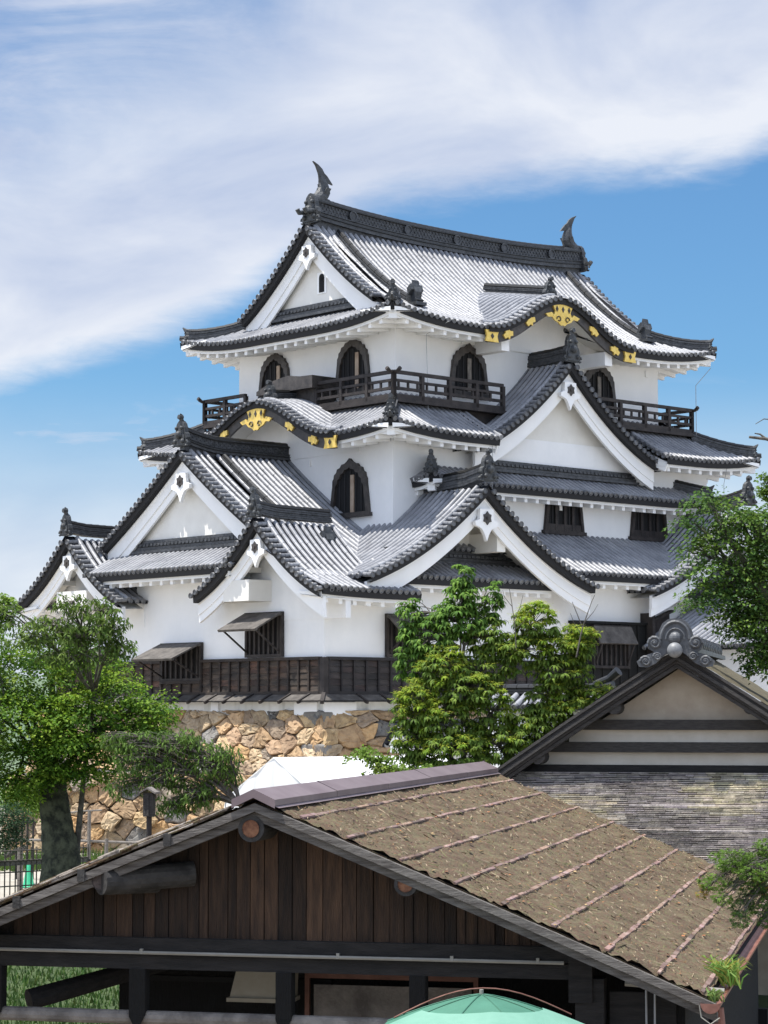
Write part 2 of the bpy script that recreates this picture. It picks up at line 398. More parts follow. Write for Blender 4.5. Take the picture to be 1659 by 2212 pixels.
def stubs(mb, F, prof, x0, x1, y0, L=.46, pitch=.272, r=.082, drop=.03):
    """verge tiles: short rolls lying across the gable edge with round ends"""
    # walk along the profile
    pts = []; n = 400; acc = 0; px = None; nxt = pitch*.5
    for i in range(n+1):
        x = x0+(x1-x0)*i/n; q = (x, prof(x))
        if px:
            acc += math.hypot(q[0]-px[0], q[1]-px[1])
            if acc >= nxt: pts.append(q); nxt += pitch
        px = q
    for x, z in pts:
        A = F(x, y0-.10, z-drop+.02); B = F(x, y0+L-.10, z-drop+.05); tt = random.gauss(.82, .09)
        mb.tube([A, A.lerp(B, .5)], [r*1.02, r*.93], 10, 0, False, (tt,)*3); mb.tube([A.lerp(B, .5), B], [r*1.04, r*.94], 10, 0, False, (tt,)*3)
        dv = (A-B).normalized(); sx = (F(x+1, y0, z)-F(x, y0, z)).normalized(); up = Vector((0,0,1)); rr = r*1.2; tt *= .6
        vs = [A+sx*math.cos(2*math.pi*k/10)*rr+up*math.sin(2*math.pi*k/10)*rr for k in range(10)]
        vi = [A+sx*math.cos(2*math.pi*k/10)*rr*.7+up*math.sin(2*math.pi*k/10)*rr*.7-dv*.02 for k in range(10)]
        vb = [v-dv*.07 for v in vs]
        mb.add(vs+vi+vb, [(k, (k+1)%10, 10+(k+1)%10, 10+k) for k in range(10)]+[(k, 20+k, 20+(k+1)%10, (k+1)%10) for k in range(10)]+[tuple(10+k for k in range(10))], 0, (tt,)*3)
def gegyo(mb, kb, F, z, w=.55):
    """gable pendant with a six-sided boss"""
    half = [(0,0),(.36,-.02),(.38,-.42),(.62,-.50),(.60,-.66),(.40,-.72),(.26,-.78),(.12,-.98),(0,-1.25)]
    poly = [(a*w, z+b*w) for a, b in half]+[(-a*w, z+b*w) for a, b in half[::-1][1:-1]]
    mb.prism(poly, lambda a, b, d: F(a, d, b), -.16, -.03, 0)
    c = z-.36*w
    hexa = []
    for k in range(12):
        t = math.pi*k/6+math.pi/6*0; rr = (.24 if k % 2 == 0 else .17)*w
        hexa.append((rr*math.sin(t), c+rr*1.1*math.cos(t)))
    kb.prism(hexa, lambda a, b, d: F(a, d, b), -.20, -.155, 0)
    kb.tube([F(0, -.2, c), F(0, -.235, c)], .07*w, 8, 0)

def gable(name, F, hw, prof, y0, y1, roof_parent, oni_out, barge=.50, wall_z=None, wall_y=.45, sides=(-1, 1), ridge_h=.42, wood=False, ridge_pts=None, ridge_w=.34, oni=(.62,.85,.25),
          roll=True, hwb=None, kara=False, verge_in=.0, wall_hw=None, ribs=True, gsize=.55, sides_rib=None, pendant=True, soff=True, lo0=.12):
    """a tiled gable: slopes, verge tiles, bargeboards, gable wall, pendant, ridge and ridge end tile. F(x, y, z): x across, y inwards from the front"""
    tb = MB()
    for sg in (sides_rib or sides):
        G = (lambda sg: (lambda a, d, z: F(sg*d, a, z)))(sg)
        slope(tb, G, y0+.36, y1, lambda a: lo0, lambda a: hw, lambda a, d: prof(d), ends=True)
        # strip between verge tiles and first rib
        ks = 24; vs = []
        for k in range(ks+1):
            d = hw*k/ks; vs += [F(sg*d, y0-.05, prof(d)-.005), F(sg*d, y0+.40, prof(d)-.005)]
        tb.add(vs, [(2*k, 2*k+1, 2*k+3, 2*k+2) for k in range(ks)], 1, (1,1,1))
    roof = tb.build(name, [M['tile'], M['pan']], roof_parent, 'sides', recalc=False)
    vb = MB()
    for sg in sides:
        stubs(vb, lambda x, y, z: F(sg*x, y, z), prof, .12, hw, y0)
        if roll:                                             # roll tile along the inner end of the verge tiles
            n = int(hw/.3)
            for k in range(n):
                a, b = hw*k/n+.1, min(hw, hw*(k+1)/n+.1); tt = random.uniform(.9, 1.1)
                for dy in (.42,):
                    vb.tube([F(sg*b, y0+dy, prof(b)+.07), F(sg*a, y0+dy, prof(a)+.07)], [.095, .082], 8, 0, True, (tt,)*3)
    vb.build('verge_tiles', [M['tile']], roof, 'sides', recalc=False)
    # dark boards under the verge and the bargeboard
    ub = MB(); bb = MB(); K = 28; hb = hwb or hw
    for sg in sides:
        P = []
        for k in range(K+1):
            x = hb*k/K; z = prof(x); zs = (prof(x+.01)-prof(max(0, x-.01)))/(.02 if x > .01 else .01); cs = math.sqrt(1+zs*zs)
            P.append((x, z, cs))
        for (ylo, yhi, ztop, zbot, mbx) in ((y0+.0, y0+.42, .03, .20, ub),):
            vs = []
            for x, z, cs in P: vs += [F(sg*x, ylo, z-.05*cs), F(sg*x, ylo+.02, z-(.05+zbot)*cs), F(sg*x, yhi, z-(.05+zbot)*cs)]
            mbx.add(vs, [(3*k+q, 3*k+q+1, 3*k+q+4, 3*k+q+3) for k in range(K) for q in (0, 1)], 0)
        def strip(mbx, ya, yb, t0, t1):
            vs = []
            for i, (x, z, cs) in enumerate(P):
                fl = 1+.25*(i/K)**2
                a, b = z-(.22+t0*fl)*cs, z-(.22+t1*fl)*cs
                vs += [F(sg*x, ya, a), F(sg*x, ya, b), F(sg*x, yb, b), F(sg*x, yb, a)]
            fs = [(4*k+q, 4*k+(q+1)%4, 4*k+4+(q+1)%4, 4*k+4+q) for k in range(K) for q in range(4)]+[(0,1,2,3), (4*K, 4*K+3, 4*K+2, 4*K+1)]
            mbx.add(vs, fs, 0)
        if not kara:
            strip(bb, y0+.24, y0+.36, 0, barge*.62); strip(bb, y0+.28, y0+.38, barge*.60, barge*.98)
        else:
            strip(bb, y0+.12, y0+.24, 0, barge)
    ub.build('verge_board', M['underlay'], roof)
    bo = bb.build('bargeboard', M['lacquer'] if kara else M['plaster_b'], roof)
    if pendant and not kara:
        gb, kb = MB(), MB(); gegyo(gb, kb, lambda x, y, z: F(x, y0+.23+y, z), prof(0)-.22-barge*.95, gsize*1.35)
        go = gb.build('pendant', M['plaster_b'], roof); kb.build('pendant_boss', M['lacquer'], roof)
    # soffit behind the bargeboard and gable wall
    wb = MB(); wz = wall_z if wall_z is not None else prof(hb)
    sb = MB()
    if soff:
        for sg in sides:
            vs = []
            for x, z, cs in P: vs += [F(sg*x, y0+.2, z-.30*cs), F(sg*x, wall_y+y0+.3, z-.26*cs)]
            sb.add(vs, [(2*k, 2*k+1, 2*k+3, 2*k+2) for k in range(K)], 0)
        sb.build('verge_soffit', M['gable_in'], roof)
    if wall_hw is None: wall_hw = hb
    xs = [wall_hw*k/K for k in range(K+1)]
    top = [(x, prof(x)-.12) for x in xs if prof(x)-.12 > wz]
    if top and wall_y is not None and wall_hw > .1:
        poly = ([(-x, z) for x, z in top[::-1]] if -1 in sides else [])+(top[1:] if 1 in sides else top[:1])
        poly = poly+[(poly[-1][0], wz), (poly[0][0], wz)]
        wb.prism(poly, lambda a, b, d: F(a, d, b), y0+wall_y, y0+wall_y+.15, 0)
        wb.build('gable_wall', M['gable_in'] if not kara else M['plaster'], roof)
    # ridge
    rb = MB(); rp = ridge_pts or [(y0+.05, prof(0)+.0), (y1, prof(0))]
    pts = [F(0, y, z) for y, z in rp]
    rollridge(rb, pts, ridge_w, ridge_h, 5, .10)
    rb.build('ridge', [M['ridge'], M['tile']], roof)
    ob = MB(); onigawara(ob, pts[0]+Vector(oni_out)*.05+Vector((0,0,-.12)), oni_out, oni[0], oni[1], oni[2]); ob.build('ridge_end_tile', M['oni'], roof)
    return roof

# ------------------------------------------------------------------ the keep: measures
CVY = 7.55                      # middle of the west side
CUX = 13.05                     # middle of the south side
def walls(name, x0, x1, y0, y1, z0, z1, mat=None):
    b = MB(); b.box((x0, y0, z0), (x1, y1, z1)); return b.build(name, mat or M['plaster'], keep)
walls('first_storey_wall', 0, 26.2, 0, 15.15, -.25, 3.05)
walls('south_wall_head', 3.2, 26.2, 0.002, 1.5, 3.0, 4.05); walls('west_wall_head', 0.002, 1.5, 4.9, 10.3, 3.0, 4.4)
walls('first_storey_core', 2.0, 24.5, 1.6, 13.6, 3.0, 4.2)
walls('second_storey_wall', 4.65, 21.3, 1.8, 13.3, 3.5, 9.3)
walls('third_storey_wall', 5.95, 19.95, 3.1, 12.0, 8.5, 13.9)

def cornerup(a, lo, hi, reach, amt):
    t = max(0, 1-(a-lo)/reach, 1-(hi-a)/reach); return amt*min(1, t)**2.3
# cusped gables: an S-shaped profile
def kara(s):   # 0 at the middle, 1 at the end
    s = min(1, abs(s)); return .5*(1+math.cos(math.pi*min(1, s*1.03)))*(1-.06*s)
# ---- top roof (irimoya)
R3 = MB(); R3w = MB(); R3d = MB()
X0, X1, Y0, Y1 = 4.3, 21.6, 1.45, 13.6; E3 = 13.12
HD = (Y1-Y0)/2; CY3 = (Y0+Y1)/2
g3 = lambda e: .34*e+.0588*e*e
VG = 5.45                       # plane of the west verge
VE = X1-(VG-X0)
def up3(a, lo, hi, e): return cornerup(a, lo, hi, 4.2, .42)*max(0, 1-e/2.6)
zR = lambda a, d: E3+g3(HD-d)+up3(a, X0, X1, HD-d)
hin = 1.75                      # how far in the hips run
def loR(a):
    if a < X0+hin-.02: return HD-(a-X0)
    if a > X1-hin+.02: return HD-(X1-a)
    return .15
for sg in (-1, 1):
    hk = (lambda a: HD-min(1.7, max(0, (.08+1.42*kara(abs(a-12.75)/3.85))/.47-.12)) if abs(a-12.75) < 3.8 else HD) if sg < 0 else (lambda a: HD)
    slope(R3, FR(sg, CY3), X0+.08, X1-.08, (lambda a: (HD-(a-X0)) if a < X0+hin else ((HD-(X1-a)) if a > X1-hin else .15)), hk, zR)
    for q0, q1 in (((X0, 9.15), (16.35, X1)) if sg < 0 else ((X0, X1),)): eave(R3w, R3d, FR(sg, CY3), q0, q1, lambda a: HD, zR, 4.4)
zL = lambda a, d: E3+g3(hin-d)+up3(a, Y0, Y1, hin-d)
for sg, ref in ((-1, X0+hin), (1, X1-hin)):
    slope(R3, FL(sg, ref), Y0+.08, Y1-.08, lambda a: max(0, hin-(a-Y0), hin-(Y1-a)), lambda a: hin, zL)
    eave(R3w, R3d, FL(sg, ref), Y0, Y1, lambda a: hin, zL, .1)
top_roof = R3.build('top_roof', [M['tile'], M['pan']], keep, 'sides', recalc=False)
R3w.build('eaves', M['plaster_b'], top_roof, recalc=False); R3d.build('eave_board', M['underlay'], top_roof, recalc=False)
prof3 = lambda x: E3+g3(HD-abs(x))
hw3 = HD-2.35
# gable dress of the top roof: verge, barge, wall on both ends
def verge_dress(roof, F, y0, hw, prof, barge, wz, wall_hw, wall_y=.5, gs=.55, wmat='gable_in', band=True, wall_off=0, roof_in=True):
    vb = MB()
    for sg in (-1, 1):
        stubs(vb, lambda x, y, z: F(sg*x, y, z), prof, .12, hw+.2, y0)
        n = int(hw/.3)
        for dy, rr in ((.42, .1), (.72, .075), (1.02, .085)):
            for k in range(n):
                a, b = (hw+.2)*k/n+.1, (hw+.2)*(k+1)/n+.1; tt = random.uniform(.9, 1.1)
                vb.tube([F(sg*b, y0+dy, prof(b)+.06), F(sg*a, y0+dy, prof(a)+.06)], [rr, rr*.88], 8, 0, True, (tt,)*3)
    if roof_in:
        for sg in (-1, 1):
            ks = 24; vs = []
            for k in range(ks+1):
                d = (hw+.2)*k/ks; vs += [F(sg*d, y0-.05, prof(d)-.005), F(sg*d, y0+1.3, prof(d)-.005)]
            vb.add(vs, [(2*k, 2*k+1, 2*k+3, 2*k+2) for k in range(ks)], 1, (1,1,1))
    vb.build('verge_tiles', [M['tile'], M['pan']], roof, 'sides', recalc=False)
    ub = MB(); bb = MB(); K = 28
    P = []
    for k in range(K+1):
        x = hw*k/K; z = prof(x); zs = (prof(x+.01)-prof(x))/.01; P.append((x, z, math.sqrt(1+zs*zs)))
    sf = MB()
    for sg in (-1, 1):
        vs = []
        for x, z, cs in P: vs += [F(sg*x, y0, z-.05*cs), F(sg*x, y0+.02, z-.24*cs), F(sg*x, y0+.42, z-.24*cs)]
        ub.add(vs, [(3*k+q, 3*k+q+1, 3*k+q+4, 3*k+q+3) for k in range(K) for q in (0, 1)], 0)
        for ya, yb, t0, t1 in ((y0+.24, y0+.36, 0, barge*.62), (y0+.29, y0+.38, barge*.6, barge)):
            vs = []
            for i, (x, z, cs) in enumerate(P):
                fl = 1+.35*(i/K)**2
                a, b = z-(.24+t0*fl)*cs, z-(.24+t1*fl)*cs; vs += [F(sg*x, ya, a), F(sg*x, ya, b), F(sg*x, yb, b), F(sg*x, yb, a)]
            bb.add(vs, [(4*k+q, 4*k+(q+1)%4, 4*k+4+(q+1)%4, 4*k+4+q) for k in range(K) for q in range(4)]+[(0,1,2,3), (4*K, 4*K+3, 4*K+2, 4*K+1)], 0)
        vs = []
        for x, z, cs in P: vs += [F(sg*x, y0+.2, z-.30*cs), F(sg*x, y0+wall_y+.3, z-.28*cs)]
        sf.add(vs, [(2*k, 2*k+1, 2*k+3, 2*k+2) for k in range(K)], 0)
    ub.build('verge_board', M['underlay'], roof); bb.build('bargeboard', M['plaster_b'], roof); sf.build('verge_soffit', M['plaster_b'], roof)
    gb, kb = MB(), MB(); gegyo(gb, kb, lambda x, y, z: F(x, y0+.23+y, z), prof(0)-.22-barge*.95, gs*1.35)
    gb.build('pendant', M['plaster_b'], roof); kb.build('pendant_boss', M['lacquer'], roof)
    wb = MB(); xs = [wall_hw*k/K for k in range(K+1)]; top = [(x, prof(x)-.12) for x in xs if prof(x)-.12 > wz]
    poly = [(-x, z) for x, z in top[::-1]]+top[1:]+[(top[-1][0], wz), (-top[-1][0], wz)]
    wb.prism(poly, lambda a, b, d: F(a, d, b), y0+wall_y, y0+wall_y+.15); wb.build('gable_wall', M[wmat], roof)
def ridgeband(roof, F, hw, y, z0, z1, name='base_ridge'):
    """dark decorated tile band lying where a skirt roof meets the gable wall"""
    b = MB(); n = 4
    for k in range(n):
        za = z0+(z1-z0)*k/n; zb = z0+(z1-z0)*(k+1)/n-.015; e = .05 if k % 2 == 0 else 0
        b.box((-hw+.1*k, y-.12-e+.02*k, za), (hw-.1*k, y+.2, zb), 0, None, lambda x, yy, z: F(x, yy, z))
    m = int(hw*2/.22)
    for i in range(m):
        x = -hw+.2+(i+.5)*(2*hw-.4)/m
        p = F(x, y-.16, z0+(z1-z0)*.62); q = F(x, y-.02, z0+(z1-z0)*.62); b.tube([p, q], .055, 6, 0)
    return b.build(name, M['ridge'], roof)
for sg, vg in ((1, VG), (-1, VE)):
    Fg = (lambda sg, vg: (lambda x, y, z: Vector((vg+sg*y, CY3+x, z))))(sg, vg)
    verge_dress(top_roof, Fg, 0, hw3, prof3, .62, E3+1.15, hw3-.1, .55)
    ridgeband(top_roof, Fg, hw3-1.0, .5, E3+.85, E3+1.30)
# little opening of the west gable
b = MB(); b.box((VG+.52, CY3-.62, 14.75), (VG+.6, CY3-.10, 15.55)); b.build('gable_opening_frame', M['plaster_b'], top_roof)
b = MB(); b.box((VG+.50, CY3-.50, 14.8), (VG+.53, CY3-.22, 15.35)); b.tube([(VG+.5, CY3-.36, 15.35), (VG+.53, CY3-.36, 15.35)], .14, 12); b.build('gable_opening', M['black'], top_roof)
# main ridge
b = MB(); RZ = prof3(0)-.12
def zr(x): t = (x-CUX+.05)/7.1; return RZ+.30*abs(t)**2.4
n = 36; xs = [5.85+(20.1-5.85)*i/n for i in range(n+1)]
def ridge_box(b, F, xs, zr, h, w, m0=0, m1=1):
    for i in range(len(xs)-1):
        a, c = xs[i], xs[i+1]
        for z0, z1, ww, mm in ((-.42,.0,.34,m0), (0,.16,.62,m0), (.17,.22,.72,m1), (.23,.33,.56,m0), (.34,.38,.66,m0), (.38,.80,.42,m0), (.80,.86,.62,m1), (.87,.93,.50,m0)):
            z0 *= h; z1 *= h; ww *= w
            vs = [F(q, s_*ww, zr(q)+z) for q in (a, c) for z in (z0, z1) for s_ in (-1, 1)]
            b.add(vs, [(0,1,3,2),(4,6,7,5),(0,2,6,4),(1,5,7,3),(2,3,7,6),(0,4,5,1)], mm)
    L = xs[-1]-xs[0]; m = int(L/.17)
    for i in range(m):
        q = xs[0]+(i+.5)*L/m
        for r_, k in ((0,.45), (1,.585), (0,.72)):
            qq = q+(.085 if r_ else 0)
            for s_ in (-1, 1):
                p0 = F(qq, s_*.41*w, zr(qq)+k*h); p1 = F(qq, s_*.48*w, zr(qq)+k*h); b.tube([p0, p1], .055*h, 6, m0)
    k = int(L/.3)
    for i in range(k):
        q0, q1 = xs[0]+i*L/k, xs[0]+(i+1)*L/k
        b.tube([F(q0, 0, zr(q0)+h*.96), F(q1, 0, zr(q1)+h*.96)], [.11, .12], 8, m1)
ridge_box(b, lambda q, s, z: Vector((q, CY3+s, z)), xs, zr, .84, .44)
for x in (7.6, 10.4, 13.0, 15.6, 18.3):
    b.lathe([(.0,0),(.2,0),(.2,.05),(.15,.05),(.15,.02),(0,.02)], (x, CY3-.24, zr(x)+.50), 14, 0, None, Matrix.Rotation(R(90), 3, 'X'))
b.build('main_ridge', [M['ridge'], M['tile']], top_roof)
for x, s in ((5.75, -1), (20.2, 1)):
    b = MB(); onigawara(b, (x, CY3, zr(x)-.15), (s, 0, 0), .85, 1.1, 0)
    b.tube([(x, CY3-.2, zr(x)+.3), (x+s*.42, CY3-.2, zr(x)+.22), (x+s*.5, CY3-.2, zr(x)+.34)], .09, 8); b.tube([(x, CY3+.2, zr(x)+.3), (x+s*.42, CY3+.2, zr(x)+.22), (x+s*.5, CY3+.2, zr(x)+.34)], .09, 8)
    b.build('ridge_end_tile', M['oni'], top_roof)
# fish finials: head down on the ridge, tail in the air
def fish(x, s):
    b = MB(); z = zr(x)+.79
    # s: +1 the belly curve bends towards +x
    prof = [(-.22, .0, .24, .30), (-.10, .22, .26, .30), (.06, .45, .22, .25), (.10, .70, .18, .20), (.08, .95, .14, .16), (.02, 1.15, .10, .12), (-.06, 1.32, .06, .08)]
    vs = []; n = 10
    for dx, dz, ry, rx in prof:
        for k in range(n):
            t = 2*math.pi*k/n; vs.append(Vector((x+s*dx+rx*1.3*math.cos(t), CY3+ry*math.sin(t)*1.0, z+dz*.74)))
    b.add(vs, [(i*n+k, i*n+(k+1)%n, (i+1)*n+(k+1)%n, (i+1)*n+k) for i in range(len(prof)-1) for k in range(n)]+[tuple(range(n))[::-1]], 0)
    b.sphere((x+s*-.36, CY3, z+.02), .2, 8, 0, None, (1.2, .9, .9))                # snout
    def fin(pts, th=.05):
        b.prism(pts, lambda a, c, d: Vector((x+s*a*.85, CY3+d, z+c*.74)), -th/2, th/2, 0)
    fin([(-.12,1.18), (-.20,1.45), (-.34,1.78), (-.50,1.98), (-.20,1.84), (.02,1.66), (.14,1.46), (.30,1.34), (.50,1.10), (.62,.94), (.36,1.00), (.18,1.04), (.06,1.0)], .08)   # forked tail
    fin([(.18,.82), (.36,.72), (.30,.62), (.44,.52), (.34,.46), (.42,.34), (.26,.30), (.14,.45)])
    fin([(-.02,.95), (-.16,1.02), (-.10,.86), (-.22,.84), (-.14,.70), (-.26,.62), (-.12,.50), (.0,.6)])
    fin([(.14,.22), (.46,.16), (.58,-.02), (.38,-.02), (.1,-.04)])
    for sy in (-1, 1):
        b.prism([(-.1,.25), (.05,.5), (.26,.48), (.12,.2)], lambda a, c, d: Vector((x+s*a, CY3+sy*(.2+.18*(c-.2)+d), z+c)), -.02, .02, 0)
    b.box((x-.42, CY3-.24, z-.12), (x+.42, CY3+.24, z+.02))
    b.build('fish_finial', M['oni'], top_roof)
fish(6.25, 1); fish(19.6, -1)
# hip ridges with end tiles, descending ridges with small ornaments
def hip(roof, p_in, p_out, zfun, h=.34, w=.30, n=8, oni=True):
    b = MB(); pts = []
    for i in range(n+1):
        t = i/n; x = p_in[0]+(p_out[0]-p_in[0])*t; y = p_in[1]+(p_out[1]-p_in[1])*t; pts.append(Vector((x, y, zfun(x, y)-.02+.06*t*t)))
    rollridge(b, pts[:-1], w, h, 4, .09)
    rollridge(b, pts[-2:], w*.8, .06, 1, .09)
    b.build('hip_ridge', [M['ridge'], M['tile']], roof)
    wb = MB(); q = Vector((p_out[0], p_out[1], zfun(*p_out))); dd_ = Vector((p_out[0]-p_in[0], p_out[1]-p_in[1], 0)).normalized()
    wb.bar(q-dd_*.25+Vector((0,0,-.42)), q-dd_*2.0+Vector((0,0,-.30)), .26, .30); wb.build('corner_rafter', M['plaster_b'], roof)
    if oni:
        d = dd_; b = MB(); near = p_out[0] < 8 and p_out[1] < 5
        onigawara(b, pts[-2]+d*.05+Vector((0,0,-.02)), d, .42 if near else .3, .62 if near else .42, .16 if near else 0)
        if not near:
            e = pts[-2]+Vector((0,0,h+.02)); b.tube([e-d*.1, e+d*.12+Vector((0,0,.03)), e+d*.24+Vector((0,0,.16))], [.10,.09,.02], 7)
        e = pts[-1]+d*.05
        if near: b.tube([e+Vector((0,0,.05)), e+d*.18+Vector((0,0,.07)), e+d*.3+Vector((0,0,.14))], [.10,.09,.03], 7)
        b.build('hip_end_tile', M['oni'], roof)
def zt3(x, y):
    e = min(x-X0, X1-x, y-Y0, Y1-y); return E3+g3(e)+.42*max(0, 1-e/2.6)*max(0, 1-e/4.2)**2.3
for cx_, sx in ((X0, 1), (X1, -1)):
    for cy_, sy in ((Y0, 1), (Y1, -1)):
        hip(top_roof, (cx_+sx*2.0, cy_+sy*2.0), (cx_, cy_), zt3)
def bird(roof, p, out):
    b = MB(); p = Vector(p); o = Vector(out).normalized(); s = Vector((-o.y, o.x, 0)); F = lambda a, c, d: p+o*a+s*d+Vector((0,0,c))
    b.prism([(-.32,0), (.2,0), (.3,.12), (.16,.2), (.2,.42), (.08,.62), (.02,.86), (-.06,.6), (-.2,.46), (-.32,.28)], F, -.16, .16)
    b.prism([(-.05,.3), (.12,.5), (.05,.7), (-.12,.55)], F, -.3, .3)
    b.box((-.35,-.25,-.08), (.35,.25,.04), 0, None, lambda a, d, c: F(a, c, d)); b.build('roof_ornament', M['oni'], roof)
def descending(roof, xa, ysg, d0, d1, zf, cref, h=.2, out=None, axis='y'):
    b = MB(); pts = []
    for i in range(13):
        d = d0+(d1-d0)*i/12; pts.append(Vector((xa, cref+ysg*d, zf(xa, d)))) if axis == 'y' else pts.append(Vector((cref+ysg*d, xa, zf(xa, d))))
    rollridge(b, pts, .3, h, 3, .1); b.build('descending_ridge', [M['ridge'], M['tile']], roof)
    bird(roof, pts[-1]+Vector((0,0,.1)), (0, ysg, 0) if axis == 'y' else (ysg, 0, 0))
for sg in (-1, 1):
    for xa in (VG+1.35, VE-1.35): descending(top_roof, xa, sg, .35, HD-1.55, zR, CY3)

def cusped(name, F, hw, zc, rise, y0, y1, parent, out, wy):
    prof = lambda x: zc+rise*kara(abs(x)/hw)
    r = gable(name, F, hw, prof, y0, y1, parent, out, barge=.34, wall_y=wy, wall_z=zc-.75, kara=True, ridge_h=.30, ridge_w=.28, oni=(.62,.72,.16), roll=True, pendant=False, soff=True,
              ridge_pts=[(y0+.75, prof(0)+.0), (y1, prof(0))], wall_hw=hw*.93, lo0=.12)
    # gilt fittings
    def leaf(cx, cz, w, h, rot, pts):
        g = MB(); ca, sa = math.cos(rot), math.sin(rot)
        poly = [(cx+(a*w*ca-b*h*sa), cz+(a*w*sa+b*h*ca)) for a, b in pts]
        g.prism(poly, lambda a, b, d: F(a, d, b), y0+.05, y0+.12, 0); return g
    cen = [(-.95,.12),(-.62,.30),(-.50,.10),(-.42,.42),(-.52,.78),(-.62,1.0),(.62,1.0),(.52,.78),(.42,.42),(.50,.10),(.62,.30),(.95,.12),(.80,-.10),(.60,-.04),(.44,-.30),(.24,-.42),(.10,-.62),(0,-.56),(-.10,-.62),(-.24,-.42),(-.44,-.30),(-.60,-.04),(-.80,-.10)]
    zt = prof(0)-.22; g = leaf(0, zt-.52, .95, .50, 0, cen)
    g.build('gilt_pendant', M['gold'], r)
    k = MB()
    for a in (-.32, .32, 0): k.cut(); k.prism([(a-.07, zt-.22), (a, zt-.34), (a+.07, zt-.22), (a, zt-.10)], lambda a_, b_, d: F(a_, d, b_), y0+.035, y0+.06)
    for sg in (-1, 1):
        k.cut(); pts = [F(sg*(.22+.13*math.cos(t)*(1-t/9)), y0+.03, zt-.60+.13*math.sin(t)*(1-t/9)) for t in [i*.7 for i in range(9)]]; k.tube(pts, .022, 4)
    k.build('pendant_openwork', M['lacquer'], r)
    pet = [(-.5,-.3),(-.62,.1),(-.3,.2),(-.25,.5),(0,.38),(.25,.5),(.3,.2),(.62,.1),(.5,-.3),(.15,-.25),(0,-.5),(-.15,-.25)]
    for sg in (-1, 1):
        for fx in (.44, .74):
            x = hw*fx; z = prof(x)-.42; sl = math.atan((prof(x+.05)-prof(x-.05))/.1)
            leaf(sg*x, z, .42, .40, sg*sl, pet).build('gilt_leaf', M['gold'], r)
        x = hw*.955; z = prof(x)-.40
        g = leaf(sg*x, z, .33, .34, 0, [(-1,-.62),(-.8,0),(-1,.62),(1,.62),(.8,0),(1,-.62)]); g.build('gilt_plate', M['gold'], r)
        k = MB(); k.prism([(sg*x-.08, z), (sg*x, z-.1), (sg*x+.08, z), (sg*x, z+.1)], lambda a, b_, d: F(a, d, b_), y0+.03, y0+.06); k.build('plate_slot', M['lacquer'], r)
    return r
# south cusped gable in the top eave
cusped('cusped_gable_roof', lambda x, y, z: Vector((12.75+x, y, z+.17*(y-Y0+.12))), 3.85, E3+.08, 1.42, Y0-.12, Y0+4.0, keep, (0,-1,0), 1.70)
for sx in (-1, 1):
    b = MB(); b.box((12.75+sx*2.75-.2, Y0+.2, E3-.72), (12.75+sx*2.75+.2, 3.1, E3-.2)); b.build('bracket_block', M['plaster'], top_roof)
# mirrored ones on the far sides keep the keep symmetric
# ---- second roof (skirt round the third storey)
IX0, IX1, IY0, IY1 = 5.95, 19.95, 3.1, 12.0
A0, A1, B0, B1 = 3.25, 22.95, .40, 14.85
E2 = 8.98; DX, DY = IX0-A0, IY0-B0
g2 = lambda e: .47*e+.05*e*e
def skirt(tb, wbx, dbx, F, inn0, inn1, out0, out1, D, E, g, wall_d, a0=None, a1=None, corner=.32, reach=4.0, ends=(False, False), upfade=2.2, cut=None):
    a0 = out0 if a0 is None else a0; a1 = out1 if a1 is None else a1
    def zf(a, d): return E+g(D-d)+cornerup(a, out0, out1, reach, corner)*max(0, 1-(D-d)/upfade)
    def lo(a):
        return max(0, D*(inn0-a)/(inn0-out0), D*(a-inn1)/(out1-inn1))
    if cut:
        c, hw, rise = cut; slope(tb, F, a0+.06, a1-.06, lo, lambda a: D-min(1.7, max(0, (.12+rise*kara(abs(a-c)/hw))/.5-.14)) if abs(a-c) < hw-.05 else D, zf)
        eave(wbx, dbx, F, a0, c-hw+.3, lambda a: D, zf, wall_d); eave(wbx, dbx, F, c+hw-.3, a1, lambda a: D, zf, wall_d)
    else:
        slope(tb, F, a0+.06, a1-.06, lo, lambda a: D, zf); eave(wbx, dbx, F, a0, a1, lambda a: D, zf, wall_d)
    return zf
R2, R2w, R2d = MB(), MB(), MB()
zS = skirt(R2, R2w, R2d, FR(-1, IY0), IX0, IX1, A0, A1, DY, E2, g2, DY-1.35, a1=8.5)
skirt(R2, R2w, R2d, FR(-1, IY0), IX0, IX1, A0, A1, DY, E2, g2, DY-1.35, a0=17.4)
skirt(R2, R2w, R2d, FR(1, IY1), IX0, IX1, A0, A1, B1-IY1, E2, g2, DY-1.35)
zW = skirt(R2, R2w, R2d, FL(-1, IX0), IY0, IY1, B0, B1, DX, E2, g2, DX-1.35, cut=(CVY, 4.3, 1.42))
skirt(R2, R2w, R2d, FL(1, IX1), IY0, IY1, B0, B1, A1-IX1, E2, g2, DX-1.35)
roof2 = R2.build('second_roof', [M['tile'], M['pan']], keep, 'sides', recalc=False)
R2w.build('eaves', M['plaster_b'], roof2, recalc=False); R2d.build('eave_board', M['underlay'], roof2, recalc=False)
def zt2(x, y):
    ex, ey = min(x-A0, A1-x), min(y-B0, B1-y); e = min(ex, ey); return E2+g2(e)+.32*max(0, 1-e/2.2)*max(0, 1-e/4)**2.3
for (xi, xo) in ((IX0-.9, A0), (IX1+.9, A1)):
    for (yi, yo) in ((IY0-.9, B0), (IY1+.9, B1)): hip(roof2, (xi, yi), (xo, yo), zt2)
